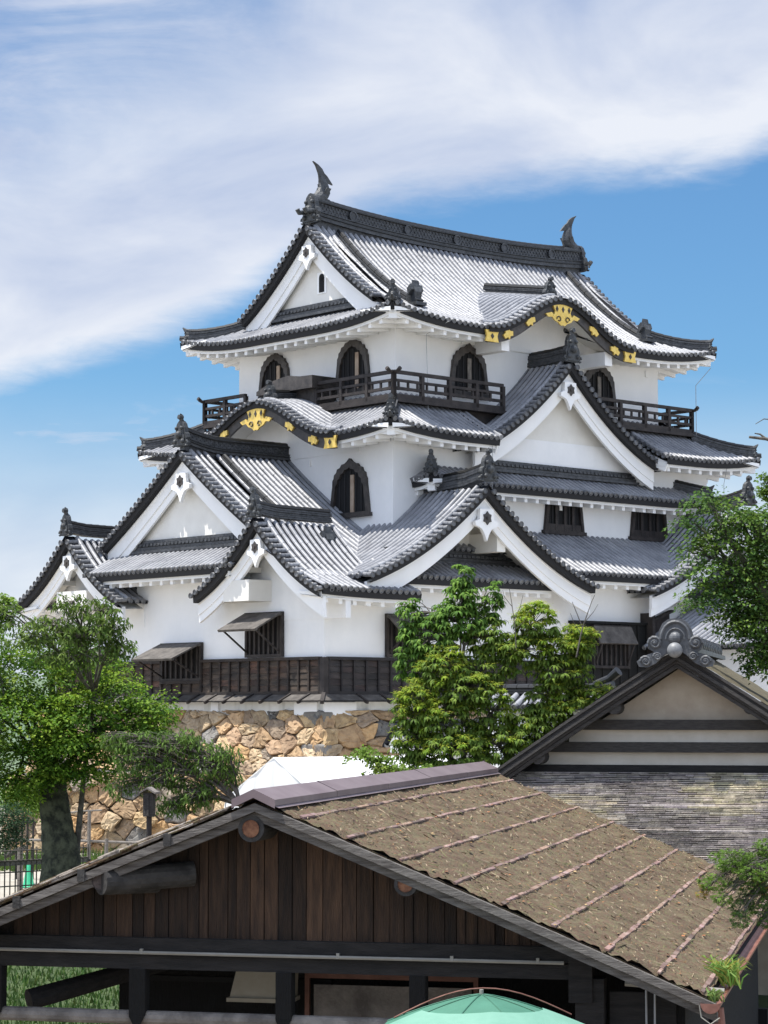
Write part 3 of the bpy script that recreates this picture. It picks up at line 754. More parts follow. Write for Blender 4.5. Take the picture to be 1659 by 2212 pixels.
# cut ends of the south eave: plastered board and verge tiles
for xa, s in ((8.5, 1), (17.4, -1)):
    b = MB()
    for i in range(7):
        d0, d1 = DY-1.8+.3*i*.86, DY-1.8+.3*(i+1)*.86
        b.tube([(xa+s*.02, IY0-d1, E2+g2(DY-d1)+.05), (xa+s*.02, IY0-d0, E2+g2(DY-d0)+.06)], [.1,.088], 8, 0, True, (1,1,1))
    stubs(b, lambda x, y, z: Vector((xa+s*.02-s*y, IY0-x, z)), lambda d: E2+g2(DY-d), DY-1.9, DY-.05, 0)
    b.build('verge_tiles', [M['tile']], roof2, recalc=False)
    b = MB(); b.bar((xa-s*.06, IY0-DY+.12, E2-.36), (xa-s*.06, IY0-DY+1.7, E2+.32), .08, .36); b.build('end_board', M['plaster_b'], roof2)
# west cusped gable
cusped('cusped_gable_roof', lambda x, y, z: Vector((y, CVY+x, z+.10*(y-A0+.12))), 4.3, E2+.12, 1.42, A0-.12, A0+3.4, keep, (-1,0,0), 1.48)
# small lean-to roof with lattice behind it, under the west windows
b = MB(); b.box((5.0, 6.3, 10.35), (5.93, 9.4, 11.2)); b.prism([(6.2,11.05),(6.2,11.5),(6.9,11.52),(7.6,11.62),(8.4,11.52),(9.4,11.2),(9.4,11.05)], lambda a, c, d: Vector((d, a, c)), 4.7, 5.93)
b.build('dormer_back', M['lacquer'], keep)
# ---- south bay: big dormer gable over a skirt
S2, S2w, S2d = MB(), MB(), MB()
BX0, BX1, BE = 5.5, 20.5, 7.38
gb_ = lambda e: .56*e
skirt(S2, S2w, S2d, FR(-1, 1.8), BX0+1.0, BX1-1.0, BX0, BX1, 1.0, BE, gb_, .05, corner=.22, reach=2.6, upfade=1.2)
skirt(S2, S2w, S2d, FL(-1, BX0+1.0), 1.75, 4.0, .8, 4.1, 1.0, BE, gb_, .05, corner=.2, reach=1.4, upfade=1.2)
skirt(S2, S2w, S2d, FL(1, BX1-1.0), 1.75, 4.0, .8, 4.1, 1.0, BE, gb_, .05, corner=.2, reach=1.4, upfade=1.2)
bay = S2.build('bay_roof', [M['tile'], M['pan']], keep, 'sides', recalc=False); S2w.build('eaves', M['plaster_b'], bay, recalc=False); S2d.build('eave_board', M['underlay'], bay, recalc=False)
zb = lambda x, y: BE+gb_(min(x-BX0, BX1-x, y-.8))+.2*max(0, 1-min(x-BX0, BX1-x, y-.8)/1.1)
hip(bay, (BX0+1.1, 1.9), (BX0, .8), zb, .30); hip(bay, (BX1-1.1, 1.9), (BX1, .8), zb, .30)
profC = lambda x: 8.62+.32*(5.3-abs(x))+.069*(5.3-abs(x))**2
Fc = lambda x, y, z: Vector((12.8+x, y, z))
cg = gable('dormer_gable_roof', Fc, 5.3, profC, 1.0, 4.4, keep, (0,-1,0), barge=.60, wall_z=8.15, wall_y=.85, ridge_h=.45, oni=(.72,1.05,.25), hwb=4.75, gsize=.62,
           ridge_pts=[(1.05, profC(0)+.05), (2.0, profC(0)-.03), (3.1, profC(0)-.05)], lo0=.12)
ridgeband(bay, lambda x, y, z: Vector((12.8+x, y, z)), 4.3, 1.75, 7.98, 8.42)
# ---- first roof
E1 = 4.25
# west irimoya: big gable, long ridge towards the second storey
prof1 = lambda x: 3.28+.405*(8.85-abs(x))+.0212*(8.85-abs(x))**2
R1, R1w, R1d = MB(), MB(), MB()
zb1 = lambda a, d: prof1(d)+ (0.10*max(0, 1-(a+1.2)/3)**2*max(0, (d-6)/2.8))
hiS = lambda a: 8.82 if a < 3.15 else (7.2 if a < 3.6 else 6.6)
slope(R1, FR(-1, CVY), 1.2, 5.6, lambda a: .15, hiS, zb1)
slope(R1, FR(-1, CVY), -1.15, 1.2, lambda a: 5.9, lambda a: 8.82, zb1)
slope(R1, FR(1, CVY), 1.2, 5.6, lambda a: .15, lambda a: 8.82, zb1)
eave(R1w, R1d, FR(-1, CVY), -1.1, 3.15, lambda a: 8.82, zb1, 7.5)
eave(R1w, R1d, FR(1, CVY), -1.1, 3.15, lambda a: 8.82, zb1, 7.5)
# west skirt under the gable
zsk = lambda a, d: E1+.5*(1.5-d)
slope(R1, FL(-1, .25), 3.2, 11.9, lambda a: 0, lambda a: 1.5, zsk)
eave(R1w, R1d, FL(-1, .25), 3.6, 11.4, lambda a: 1.5, zsk, .28)
# south slopes between the gables, east part
ESE = 4.28
zse = lambda a, d: ESE+.54*(2.85-d)+.004*(2.85-d)**2
slope(R1, FR(-1, 1.8), 10.6, 15.9, lambda a: 0, lambda a: 2.85, zse)
eave(R1w, R1d, FR(-1, 1.8), 10.9, 15.3, lambda a: 2.85, zse, 1.85)
slope(R1, FR(-1, 1.8), 4.7, 10.6, lambda a: 0, lambda a: 1.6, zse)
slope(R1, FR(-1, 1.8), 15.9, 27.2, lambda a: 0, lambda a: 2.85, zse)
slope(R1, FR(1, 13.3), 4.7, 27.2, lambda a: 0, lambda a: 3.0, zse)
slope(R1, FL(1, 21.3), -1.0, 16.2, lambda a: 0, lambda a: 6.0, lambda a, d: ESE+.5*(6-d)*.6)
roof1 = R1.build('first_roof', [M['tile'], M['pan']], keep, 'sides', recalc=False)
R1w.build('eaves', M['plaster_b'], roof1, recalc=False); R1d.build('eave_board', M['underlay'], roof1, recalc=False)
Fw = lambda x, y, z: Vector((y-.25, CVY+x, z))
verge_dress(roof1, Fw, 0, 4.55, prof1, .62, 5.45, 4.2, .55, gs=.62)
ridgeband(roof1, Fw, 4.0, .48, 5.02, 5.50)
b = MB(); zr1 = lambda q: prof1(0)-.05+(.34*max(0, (1.6-q)/1.9)**1.8); xs1 = [-.1+4.75*i/12 for i in range(13)]
ridge_box(b, lambda q, s, z: Vector((q, CVY+s, z)), xs1, zr1, .56, .38); b.build('west_ridge', [M['ridge'], M['tile']], roof1)
b = MB(); onigawara(b, (-.15, CVY, zr1(-.1)-.12), (-1,0,0), .72, .9, .26); b.build('ridge_end_tile', M['oni'], roof1)
descending(roof1, 1.45, -1, .4, 6.0, lambda a, d: prof1(d), CVY, .14)
descending(roof1, 1.45, 1, .4, 6.0, lambda a, d: prof1(d), CVY, .14)
# small gables of the west side
profS = lambda x: 3.28+.40*(3.35-abs(x))+.101*(3.35-abs(x))**2
def small_gable(vc, sides):
    Fs = lambda x, y, z: Vector((y, vc+x, z))
    return gable('small_gable_roof', Fs, 3.35, profS, -1.25, 2.2 if vc < 7 else 1.6, keep, (-1,0,0), barge=.52, wall_z=2.2, wall_y=.85, ridge_h=.34, oni=(.55,.78,.26), hwb=3.25, wall_hw=.02, gsize=.55, sides_rib=sides,
                 ridge_pts=[(-1.2, profS(0)+.12), (-.4, profS(0)+.02), (2.0, profS(0)-.02)])
small_gable(2.12, (-1, 1)); small_gable(13.0, (-1, 1))
for vc in (2.12, 13.0):                                     # plaster boxes and purlin ends under the small gables
    b = MB()
    b.box((-1.0, vc+.55 if vc < 7 else vc-1.0, 3.05), (.02, vc+1.9 if vc < 7 else vc+.9, 3.75)); b.box((-1.0, vc-2.45, 3.3), (.02, vc-2.1, 3.7))
    for sg in (-1, 1):
        for d in (.5, 1.2, 1.9, 2.6):
            z = profS(d)-.42; b.box((-1.0, vc+sg*d-.09, z-.16), (.3, vc+sg*d+.09, z+.02))
    b.build('bracket_block', M['gable_in'], keep)
for (vc, k) in ((2.12, 0), (13.0, 1)):
    b = MB(); xs = [3.2*i/16 for i in range(17)]
    poly = [(-x, profS(x)-.15) for x in xs[::-1]]+[(x, profS(x)-.15) for x in xs[1:]]+[(3.2, 2.4), (-3.2, 2.4)]
    b.prism(poly, lambda a, c, d: Vector((d, vc+a, c)), -.02, .2); b.build('gable_wall', M['plaster'], keep)
# middle and east gables of the south side
profM = lambda x: 3.78+.30*(5.45-abs(x))+.055*(5.45-abs(x))**2
for uc in (6.2, 20.05):
    Fm = (lambda uc: (lambda x, y, z: Vector((uc+x, y, z))))(uc)
    g = gable('south_gable_roof', Fm, 5.45, profM, -1.3, 3.2, keep, (0,-1,0), barge=.60, wall_z=4.9, wall_y=1.75, ridge_h=.45, oni=(.68,.9,.25), hwb=5.3, wall_hw=4.6, gsize=.66,
              ridge_pts=[(-1.25, profM(0)+.25), (-.3, profM(0)+.05), (.8, profM(0)-.03), (1.85, profM(0)-.05)])
    b, bw, bd = MB(), MB(), MB(); zi = lambda a, d: 3.86+.5*(1.1-d)
    slope(b, FR(-1, .28), uc-4.0, uc+4.05, lambda a: 0, lambda a: 1.1, zi); eave(bw, bd, FR(-1, .28), uc-3.95, uc+4.0, lambda a: 1.1, zi, .3)
    i_ = b.build('inner_skirt_roof', [M['tile'], M['pan']], keep, 'sides', recalc=False); bw.build('eaves', M['plaster_b'], i_, recalc=False); bd.build('eave_board', M['underlay'], i_, recalc=False)
    ridgeband(i_, (lambda uc: (lambda x, y, z: Vector((uc+x, y, z))))(uc), 3.4, .4, 4.42, 4.92)
    b = MB()
    for sg in (-1, 1): b.box((uc+sg*1.0-.2, -.9, profM(1.0)-1.35), (uc+sg*1.0+.2, .6, profM(1.0)-.7)) if sg > 0 else None
    b.build('purlin_block', M['gable_in'], g)

# ---- windows
bell = [(.5,0),(.485,.18),(.455,.40),(.43,.56),(.425,.66),(.395,.70),(.385,.765),(.33,.80),(.305,.865),(.235,.885),(.195,.94),(.12,.95),(.06,.985),(0,1.04)]
def bellwin(F, w, h, door=0.0, plain=False):
    """F(a, z, d): a across, d outwards"""
    pts = bell if not plain else [(.5,0),(.47,.3),(.44,.6),(.42,.80),(.38,.90),(.30,.965),(.2,1.0),(0,1.02)]
    out = [(a*w, b*h) for a, b in pts]+[(-a*w, b*h) for a, b in pts[::-1][1:]]
    t = .16 if not plain else .13
    inn = [((abs(a)-t*(1 if abs(a) > t else abs(a)/t))*(1 if a > 0 else -1) if a else 0, max(t*.9, b-t*1.25 if b > h*.6 else b)) for a, b in out]
    n = len(out); f = MB()
    vs = [F(a, b, .13) for a, b in out]+[F(a, b, .13) for a, b in inn]+[F(a, b, 0) for a, b in out]+[F(a, b, .0) for a, b in inn]
    fs = [(i, (i+1)%n, n+(i+1)%n, n+i) for i in range(n)]+[(i, 2*n+i, 2*n+(i+1)%n, (i+1)%n) for i in range(n)]+[(n+i, n+(i+1)%n, 3*n+(i+1)%n, 3*n+i) for i in range(n)]
    f.add(vs, fs, 0); f.box((-w*.5-.07, -.03, 0), (w*.5+.07, .10, .16), 0, None, lambda a, b, d: F(a, b, d))
    fo = f.build('bell_window', M['lacquer'] if not plain else M['darkwood'], keep)
    b = MB(); b.prism([(a*.97, b_*.99) for a, b_ in out], F, .004, .03, 0); b.build('dark_opening', M['black'], fo)
    b = MB()
    for a in (-.28, -.14, .0, .14, .28): b.box((a*w-.03, .1, .032), (a*w+.03, h*.82, .06), 0, None, lambda q, r_, d: F(q, r_, d))
    b.build('lattice', M['underlay'], fo)
    if door is not None and not plain:
        b = MB(); b.box((door*w-.08, .12, .06), (door*w+.10, h*.74, .10), 0, None, lambda q, r_, d: F(q, r_, d)); b.build('door_edge', M['doorwood'] if door > .05 else M['greywood'], fo)
    if plain:
        b = MB()
        for a in (-.2, .02, .22): b.box((a*w-.06, .1, .06), (a*w+.06, h*.9, .10), 0, None, lambda q, r_, d: F(q, r_, d))
        b.box((-w*.45, .1, .06), (w*.45, .35, .09), 0, None, lambda q, r_, d: F(q, r_, d)); b.build('door_leaf', M['darkwood'], fo)
def FWw(x, yc, z0): return lambda a, b, d: Vector((x-d, yc-a, z0+b))          # window on a west wall
def FSw(xc, y, z0): return lambda a, b, d: Vector((xc+a, y-d, z0+b))          # window on a south wall
bellwin(FWw(5.95, 5.32, 10.85), 1.9, 1.98, .12); bellwin(FWw(5.95, 9.78, 10.85), 1.9, 1.98, .12)
bellwin(FSw(9.5, 3.1, 10.85), 1.95, 1.86, .0); bellwin(FSw(16.45, 3.1, 10.85), 1.95, 1.86, .0)
bellwin(FWw(4.65, 3.98, 6.22), 2.08, 1.98, .06)
bellwin(FSw(13.1, 1.8, 5.92), 2.12, 1.62, None, True); bellwin(FSw(17.8, 1.8, 5.92), 2.12, 1.62, None, True)

def shutter_window(F, w, h, Ls=1.25, prop=True, ang=27):
    f = MB(); t = .10
    for lo, hi in (((-w/2,0,0),(w/2,t,.12)), ((-w/2,h-t,0),(w/2,h,.14)), ((-w/2,t,0),(-w/2+t,h-t,.12)), ((w/2-t,t,0),(w/2,h-t,.12))): f.box(lo, hi, 0, None, lambda a, b, d: F(a, b, d))
    fo = f.build('shuttered_window', M['darkwood'], keep)
    b = MB(); b.box((-w/2+t, t, .003), (w/2-t, h-t, .02), 0, None, lambda a, c, d: F(a, c, d)); b.build('dark_opening', M['black'], fo)
    b = MB(); n = 7
    for i in range(n):
        a = -w/2+t+(i+.5)*(w-2*t)/n; b.box((a-.045, t, .022), (a+.045, h-t, .09), 0, None, lambda q, c, d: F(q, c, d))
    b.build('lattice', M['darkwood'], fo)
    if prop:
        s, c_ = math.sin(R(ang)), math.cos(R(ang))
        b = MB(); b.box((-w/2-.02, 0, -.02), (w/2+.02, Ls, .035), 0, None, lambda a, L, q: F(a, h-.06-L*s+q*c_, .14+L*c_+q*s))
        for L in (.05, Ls-.06): b.box((-w/2-.02, L-.05, -.05), (w/2+.02, L+.05, -.02), 0, None, lambda a, l_, q: F(a, h-.06-l_*s+q*c_, .14+l_*c_+q*s))
        b.build('propped_shutter', M['shutter'], fo)
        b = MB()
        for a in (-w/2+.12, w/2-.12): b.cut(); b.bar(F(a, h*.12, .13), F(a, h-.06-Ls*s*.9-.04, .14+Ls*c_*.9), .05, .05)
        b.build('prop', M['darkwood'], fo)
shutter_window(FWw(-.02, 2.98, 1.20), 1.94, 1.50); shutter_window(FWw(-.02, 7.52, .44), 2.3, 1.34, 1.35, True, 24)
shutter_window(FWw(-.02, 12.0, .44), 1.3, 1.3, 1.0, True, 24)
shutter_window(FSw(3.6, -.02, 1.20), 1.95, 1.44, 1.1, True, 40); shutter_window(FSw(13.3, -.30, .95), 1.95, 1.55, .7, True, 62)

# ---- weatherboards: planks with battens
def boards(F, a0, a1, z0, z1, rows=5, pitch=.53, dep=.07, mat='board'):
    b = MB(); nb = int(round((a1-a0)/pitch)); h = (z1-z0)
    for i in range(nb):
        for r_ in range(rows):
            t = random.random(); k = random.uniform(.45, 1.1); c = (k*(1+.45*t**4), k, k*(1-.1*t))
            A, B = a0+i*(a1-a0)/nb+.004, a0+(i+1)*(a1-a0)/nb-.004; za, zb_ = z0+r_*h/rows, z0+(r_+1)*h/rows-.006
            vs = [F(A, za, dep+.022), F(B, za, dep+.022), F(B, zb_, dep), F(A, zb_, dep), F(A, za, 0), F(B, za, 0)]
            b.add(vs, [(0,1,2,3), (4,5,1,0)], 0, c)
    for i in range(nb+1):
        a = a0+i*(a1-a0)/nb; k = random.uniform(.3,.5); b.box((a-.035, z0, dep), (a+.035, z1, dep+.07), 0, (k,k*.95,k), lambda q, c, d: F(q, c, d))
    b.box((a0-.03, z1, 0), (a1+.03, z1+.10, dep+.10), 0, (.45,.45,.5), lambda q, c, d: F(q, c, d)); b.box((a0-.03, z0-.10, 0), (a1+.03, z0, dep+.08), 0, (.4,.4,.42), lambda q, c, d: F(q, c, d))
    return b.build('weatherboard', M[mat], keep)
FWb = lambda a, z, d: Vector((-d, a, z)); FSb = lambda a, z, d: Vector((a, -d, z))
boards(FWb, .12, 6.35, .06, 1.08); boards(FWb, 8.70, 15.1, .06, 1.08); boards(FWb, 6.40, 8.66, .06, .36, 1)
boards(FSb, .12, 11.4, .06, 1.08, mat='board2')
b = MB(); b.box((-.13,-.13,-.06), (.10,.10,1.16)); b.build('corner_post', M['darkwood'], keep)
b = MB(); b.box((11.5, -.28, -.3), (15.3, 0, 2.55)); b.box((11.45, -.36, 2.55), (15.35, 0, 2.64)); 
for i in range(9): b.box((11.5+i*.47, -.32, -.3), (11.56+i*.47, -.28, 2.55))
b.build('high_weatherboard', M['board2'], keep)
b = MB(); b.box((15.3, -.6, 1.2), (15.45, 0, 3.0)); b.bar((15.32, -.3, 2.62), (16.7, -.3, 3.12), .25, .08); b.prism([(15.3,1.4),(16.7,1.4),(16.7,3.1),(15.3,2.62)], lambda a, c, d: Vector((a, d, c)), -.2, -.02); b.build('raking_weatherboard', M['darkwood'], keep)
# plank apron with struts over the plaster plinth
b = MB(); b.add([(-.10,-.10,-.02),(-.55,-.55,-.24),(-.55,15.2,-.24),(-.10,15.2,-.02)], [(0,1,2,3)]); b.add([(-.10,-.10,-.02),(-.55,-.55,-.24),(26,-.55,-.24),(26,-.10,-.02)], [(0,1,2,3)])
b.add([(-.10,-.10,-.05),(-.55,-.55,-.28),(-.55,15.2,-.28),(-.10,15.2,-.05)], [(0,1,2,3)]); b.add([(-.10,-.10,-.05),(-.55,-.55,-.28),(26,-.55,-.28),(26,-.10,-.05)], [(0,1,2,3)])
ap = b.build('plank_apron', M['shutter'], keep, recalc=False)
b = MB()
for i in range(15): b.cut(); b.bar((.02, .55+i*.98, .03), (-.66, .55+i*.98, -.30), .10, .10)
for i in range(24): b.cut(); b.bar((1.3+i*1.02, .02, .03), (1.3+i*1.02, -.66, -.30), .10, .10)
b.cut(); b.bar((0,0,.03), (-.62,-.62,-.30), .12, .12); b.build('apron_strut', M['darkwood'], ap)
b = MB(); b.box((-.12,-.12,-.75), (26,15.2,-.1)); b.build('plinth', M['plinth'], keep)
b = MB(); b.box((-.22, .1, -.72), (-.12, 1.25, -.3)); b.cut(); b.box((-.15, -.22, -.72), (1.2, -.12, -.3)); b.cut(); b.box((-.2, 5.3, -.6), (-.12, 5.7, -.3)); b.build('corner_plinth_plaster', M['plaster_b'], keep)

# ---- balcony
bx0, bx1, by0, by1 = 5.0, 20.85, 2.15, 12.9; zf_ = 10.28
def balcony():
    b = MB(); b.box((bx0-.12, by0-.12, zf_-.12), (bx1+.12, by1+.12, zf_)); b.box((bx0+.25, by0+.25, zf_-.75), (bx1-.25, by1-.25, zf_-.12))
    root = b.build('balcony', M['darkwood'], keep)
    def run(p, q):
        p, q = Vector(p), Vector(q); L = (q-p).length; d = (q-p)/L
        r = MB()
        for z, w, h in ((zf_+.93,.13,.12), (zf_+.64,.10,.09), (zf_+.36,.10,.10), (zf_+.08,.14,.16)):
            ex = .28 if z > zf_+.9 else .12
            r.bar(p+Vector((0,0,z))-d*0, q+Vector((0,0,z)), w, h)
        for i in range(int(L/.45)):
            c = p+d*((i+.5)*.45); r.box((c.x-.035, c.y-.035, zf_+.3), (c.x+.035, c.y+.035, zf_+.64))
        r.build('railing', M['darkwood'], root)
        n = max(1, int(round(L/1.35)))
        for i in range(n+1):
            c = p+d*(L*i/n); r = MB(); r.box((c.x-.07, c.y-.07, zf_), (c.x+.07, c.y+.07, zf_+.9)); r.build('railing_post', M['darkwood'], root)
    run((bx0, by0, 0), (bx0, 6.3, 0)); run((bx0, 10.4, 0), (bx0, by1, 0)); run((bx0, by0, 0), (10.35, by0, 0)); run((15.3, by0, 0), (bx1, by0, 0)); run((bx1, by0, 0), (bx1, by1, 0)); run((bx0, by1, 0), (bx1, by1, 0))
    for cx_, cy_, dx, dy in ((bx0, by0, -1, -1), (bx1, by0, 1, -1), (bx0, by1, -1, 1)):
        r = MB()
        for ax in ((dx, 0), (0, dy)):
            d = Vector((ax[0], ax[1], 0)); c = Vector((cx_, cy_, zf_+.93)); r.tube([c-d*.2, c+d*.16, c+d*.34+Vector((0,0,.10))], [.055,.055,.075], 6)
        r.tube([(cx_, cy_, zf_-.1), (cx_, cy_, zf_+.98)], .065, 8); r.build('corner_post', M['darkwood'], root)
balcony()
# lightning conductors
def wire(pts):
    b = MB(); b.tube(pts, .012, 4); b.build('lightning_conductor', M['wire'], keep)
wire([(6.9, 1.35, 13.1), (6.6, 2.2, 12.7), (6.6, 2.1, 9.8)]); wire([(21.4, 1.6, 12.9), (20.95, 2.0, 12.2), (20.95, 2.0, 9.6)]); wire([(21.0,.5,8.9),(20.9,.6,8.2),(20.9,.6,5.9)]); wire([(8.2,.5,8.9),(8.2,.55,6.6)])
# small hooks and vents on the walls
b = MB()
for p in ((11.4,3.07,13.0), (19.2,3.07,12.6), (4.6,6.2,8.3), (12.9,1.77,6.9), (16.2,-.03,3.6), (16.0,-.03,2.9)):
    b.cut(); b.box((p[0]-.02, p[1]-.03, p[2]-.12), (p[0]+.12, p[1]+.03, p[2]+.12))
b.build('wall_bracket', M['plaster_b'], keep)
b = MB(); b.prism([(-.12,0),(0,-.05),(.12,.02),(.05,.25),(.02,.62),(-.02,.62),(-.06,.25)], lambda a, c, d: Vector((-.03-d, 6.25+a, 3.35+c)), 0, .03); b.build('rust_bracket', material('rusty_iron', (.25,.10,.05), .8), keep)
# east annex roof seen past the big shingled house
bx = MB(); za = lambda a, d: 1.72+.50*(3.9-d)
for sg in (-1, 1): slope(bx, FL(sg, 18.9), -9, -.05, lambda a: .1, lambda a: 3.9, za)
an = bx.build('annex_roof', [M['tile'], M['pan']], keep, 'sides', recalc=False)
b = MB(); b.box((15.7,-8.6,-4), (22.1,-.05,1.6)); b.prism([(15.7,1.6),(22.1,1.6),(18.9,3.3)], lambda a, c, d: Vector((a, d, c)), -8.6, -8.4); b.build('annex_wall', M['plaster'], keep)
b = MB(); rollridge(b, [(18.9, -8.9, 3.6), (18.9, -.1, 3.6)], .34, .4, 5, .1); b.build('ridge', [M['ridge'], M['tile']], an)
#---SPLIT---
# ================================================================== ground and stone base
def litcol(a, b): return tuple(x*b for x in a)
M['gravel'] = material('pale_gravel', (.27,.245,.20), .95, (.38,.35,.30), 1.2, .5, 30)
M['grass'] = material('short_grass', (.022,.042,.010), .9, (.05,.078,.02), 2.5, .8, 12)
def gz(x, y):
    t = min(1, max(0, (y-40)/16)); t = t*t*(3-2*t); return -1.0+1.0*t - 14*min(1, max(0, (math.hypot(x, max(0, y-60))-62)/45))**1.5
g = MB(); xs = [-900,-300,-120,-80,-60,-50,-40]+[-30+2*i for i in range(31)]+[40,50,60,80,120,300,900]; ys = [-200,-60,-10,5,15,25,30]+[35+1.5*i for i in range(20)]+[70,80,90,100,110,125,140,180,300,600,1500]
g.add([(x, y, gz(x, y)) for y in ys for x in xs], [(j*len(xs)+i, j*len(xs)+i+1, (j+1)*len(xs)+i+1, (j+1)*len(xs)+i) for j in range(len(ys)-1) for i in range(len(xs)-1)])
tag(g.build('ground', M['gravel'], smooth=True), kind='structure')
g = MB(); random.seed(9); n = 90; vs = []
for i in range(n+1):
    a = -1.0+2.0*i/n; r0 = 520
    for r_, h in ((420,-16), (520, 4+7*math.sin(i*.37)+4*math.sin(i*1.1+2)), (620, 9+10*math.sin(i*.21+1)+3*math.sin(i*.9)), (800,-10)): vs.append((r_*math.sin(a), r_*math.cos(a), h))
g.add(vs, [(4*i+k, 4*i+4+k, 4*i+5+k, 4*i+1+k) for i in range(n) for k in range(3)])
tag(g.build('hills', material('wooded_hill', (.07,.11,.06), .95, (.11,.15,.09), .05), smooth=True), kind='structure')
g = MB(); random.seed(3)
xs = [-60,-45,-32,-24]+[-20+.5*i for i in range(70)]+[20,30,45]; ys = [41+.5*i for i in range(28)]
g.add([(x, y, gz(x, y)+.02) for y in ys for x in xs], [(j*len(xs)+i, j*len(xs)+i+1, (j+1)*len(xs)+i+1, (j+1)*len(xs)+i) for j in range(len(ys)-1) for i in range(len(xs)-1)])
tag(g.build('lawn', M['grass']), kind='structure')
g = MB(); xs = [-60,-30,-15,0,15,30,60]; ys = [-60,-30,0,15,28,34,40.98]
g.add([(x, y, gz(x, y)+.02) for y in ys for x in xs], [(j*len(xs)+i, j*len(xs)+i+1, (j+1)*len(xs)+i+1, (j+1)*len(xs)+i) for j in range(len(ys)-1) for i in range(len(xs)-1)])
tag(g.build('unseen_yard', material('packed_earth', (.12,.10,.075), .95, (.19,.165,.13), 1.5, .4, 20)), kind='structure')  # unseen near ground, dull earth put in to cut bounce light on the shed
g = MB()
def blades(mb, n, fx, h0, h1, cols):
    for _ in range(n):
        x, y = fx(); z = gz(x, y); h = random.uniform(h0, h1); a = random.uniform(0, 6.28); w = .012+.02*random.random(); l = random.uniform(-.4, .4)*h
        k = random.choice(cols); k = tuple(c*random.uniform(.8,1.2) for c in k)
        mb.add([(x-w*math.cos(a), y-w*math.sin(a), z), (x+w*math.cos(a), y+w*math.sin(a), z), (x+l, y+l*.5, z+h)], [(0,1,2)], 0, k)
blades(g, 26000, lambda: (random.uniform(-13,0), random.uniform(41,55)), .05, .22, [(1,1,1),(1.2,1.2,.8),(.8,1,.7)])
blades(g, 5000, lambda: (random.uniform(-12.5,-3), random.uniform(67,73)), .15, .5, [(1,1,1),(1.6,1.5,.8)])
M['blade'] = material('grass_blade', (.045,.09,.02), .7, (.08,.135,.03), 2, tint=True, transl=.3)
tag(g.build('grass', M['blade'], recalc=False), 'green grass tufts on the slope and along the foot of the stone base', 'grass', kind='stuff')

# stone base under the keep: fitted boulders
def voronoi(seeds, x0, x1, y0, y1):
    out = []
    for i, (sx, sy) in enumerate(seeds):
        poly = [(x0,y0),(x1,y0),(x1,y1),(x0,y1)]
        near = sorted(range(len(seeds)), key=lambda j: (seeds[j][0]-sx)**2+(seeds[j][1]-sy)**2)[1:18]
        for j in near:
            tx, ty = seeds[j]; mx_, my_ = (sx+tx)/2, (sy+ty)/2; nx, ny = tx-sx, ty-sy; new = []
            for k in range(len(poly)):
                p, q = poly[k], poly[(k+1)%len(poly)]
                dp = (p[0]-mx_)*nx+(p[1]-my_)*ny; dq = (q[0]-mx_)*nx+(q[1]-my_)*ny
                if dp <= 0: new.append(p)
                if (dp < 0 < dq) or (dq < 0 < dp):
                    t = dp/(dp-dq); new.append((p[0]+(q[0]-p[0])*t, p[1]+(q[1]-p[1])*t))
            poly = new
            if len(poly) < 3: break
        out.append(poly)
    return out
STC = [(.50,.34,.19),(.56,.40,.24),(.46,.33,.21),(.42,.30,.20),(.53,.43,.30),(.40,.31,.22),(.21,.21,.205),(.38,.33,.27),(.48,.38,.25),(.60,.45,.26),(.55,.37,.19),(.46,.33,.20),(.52,.41,.27),(.40,.32,.24),(.57,.44,.28)]
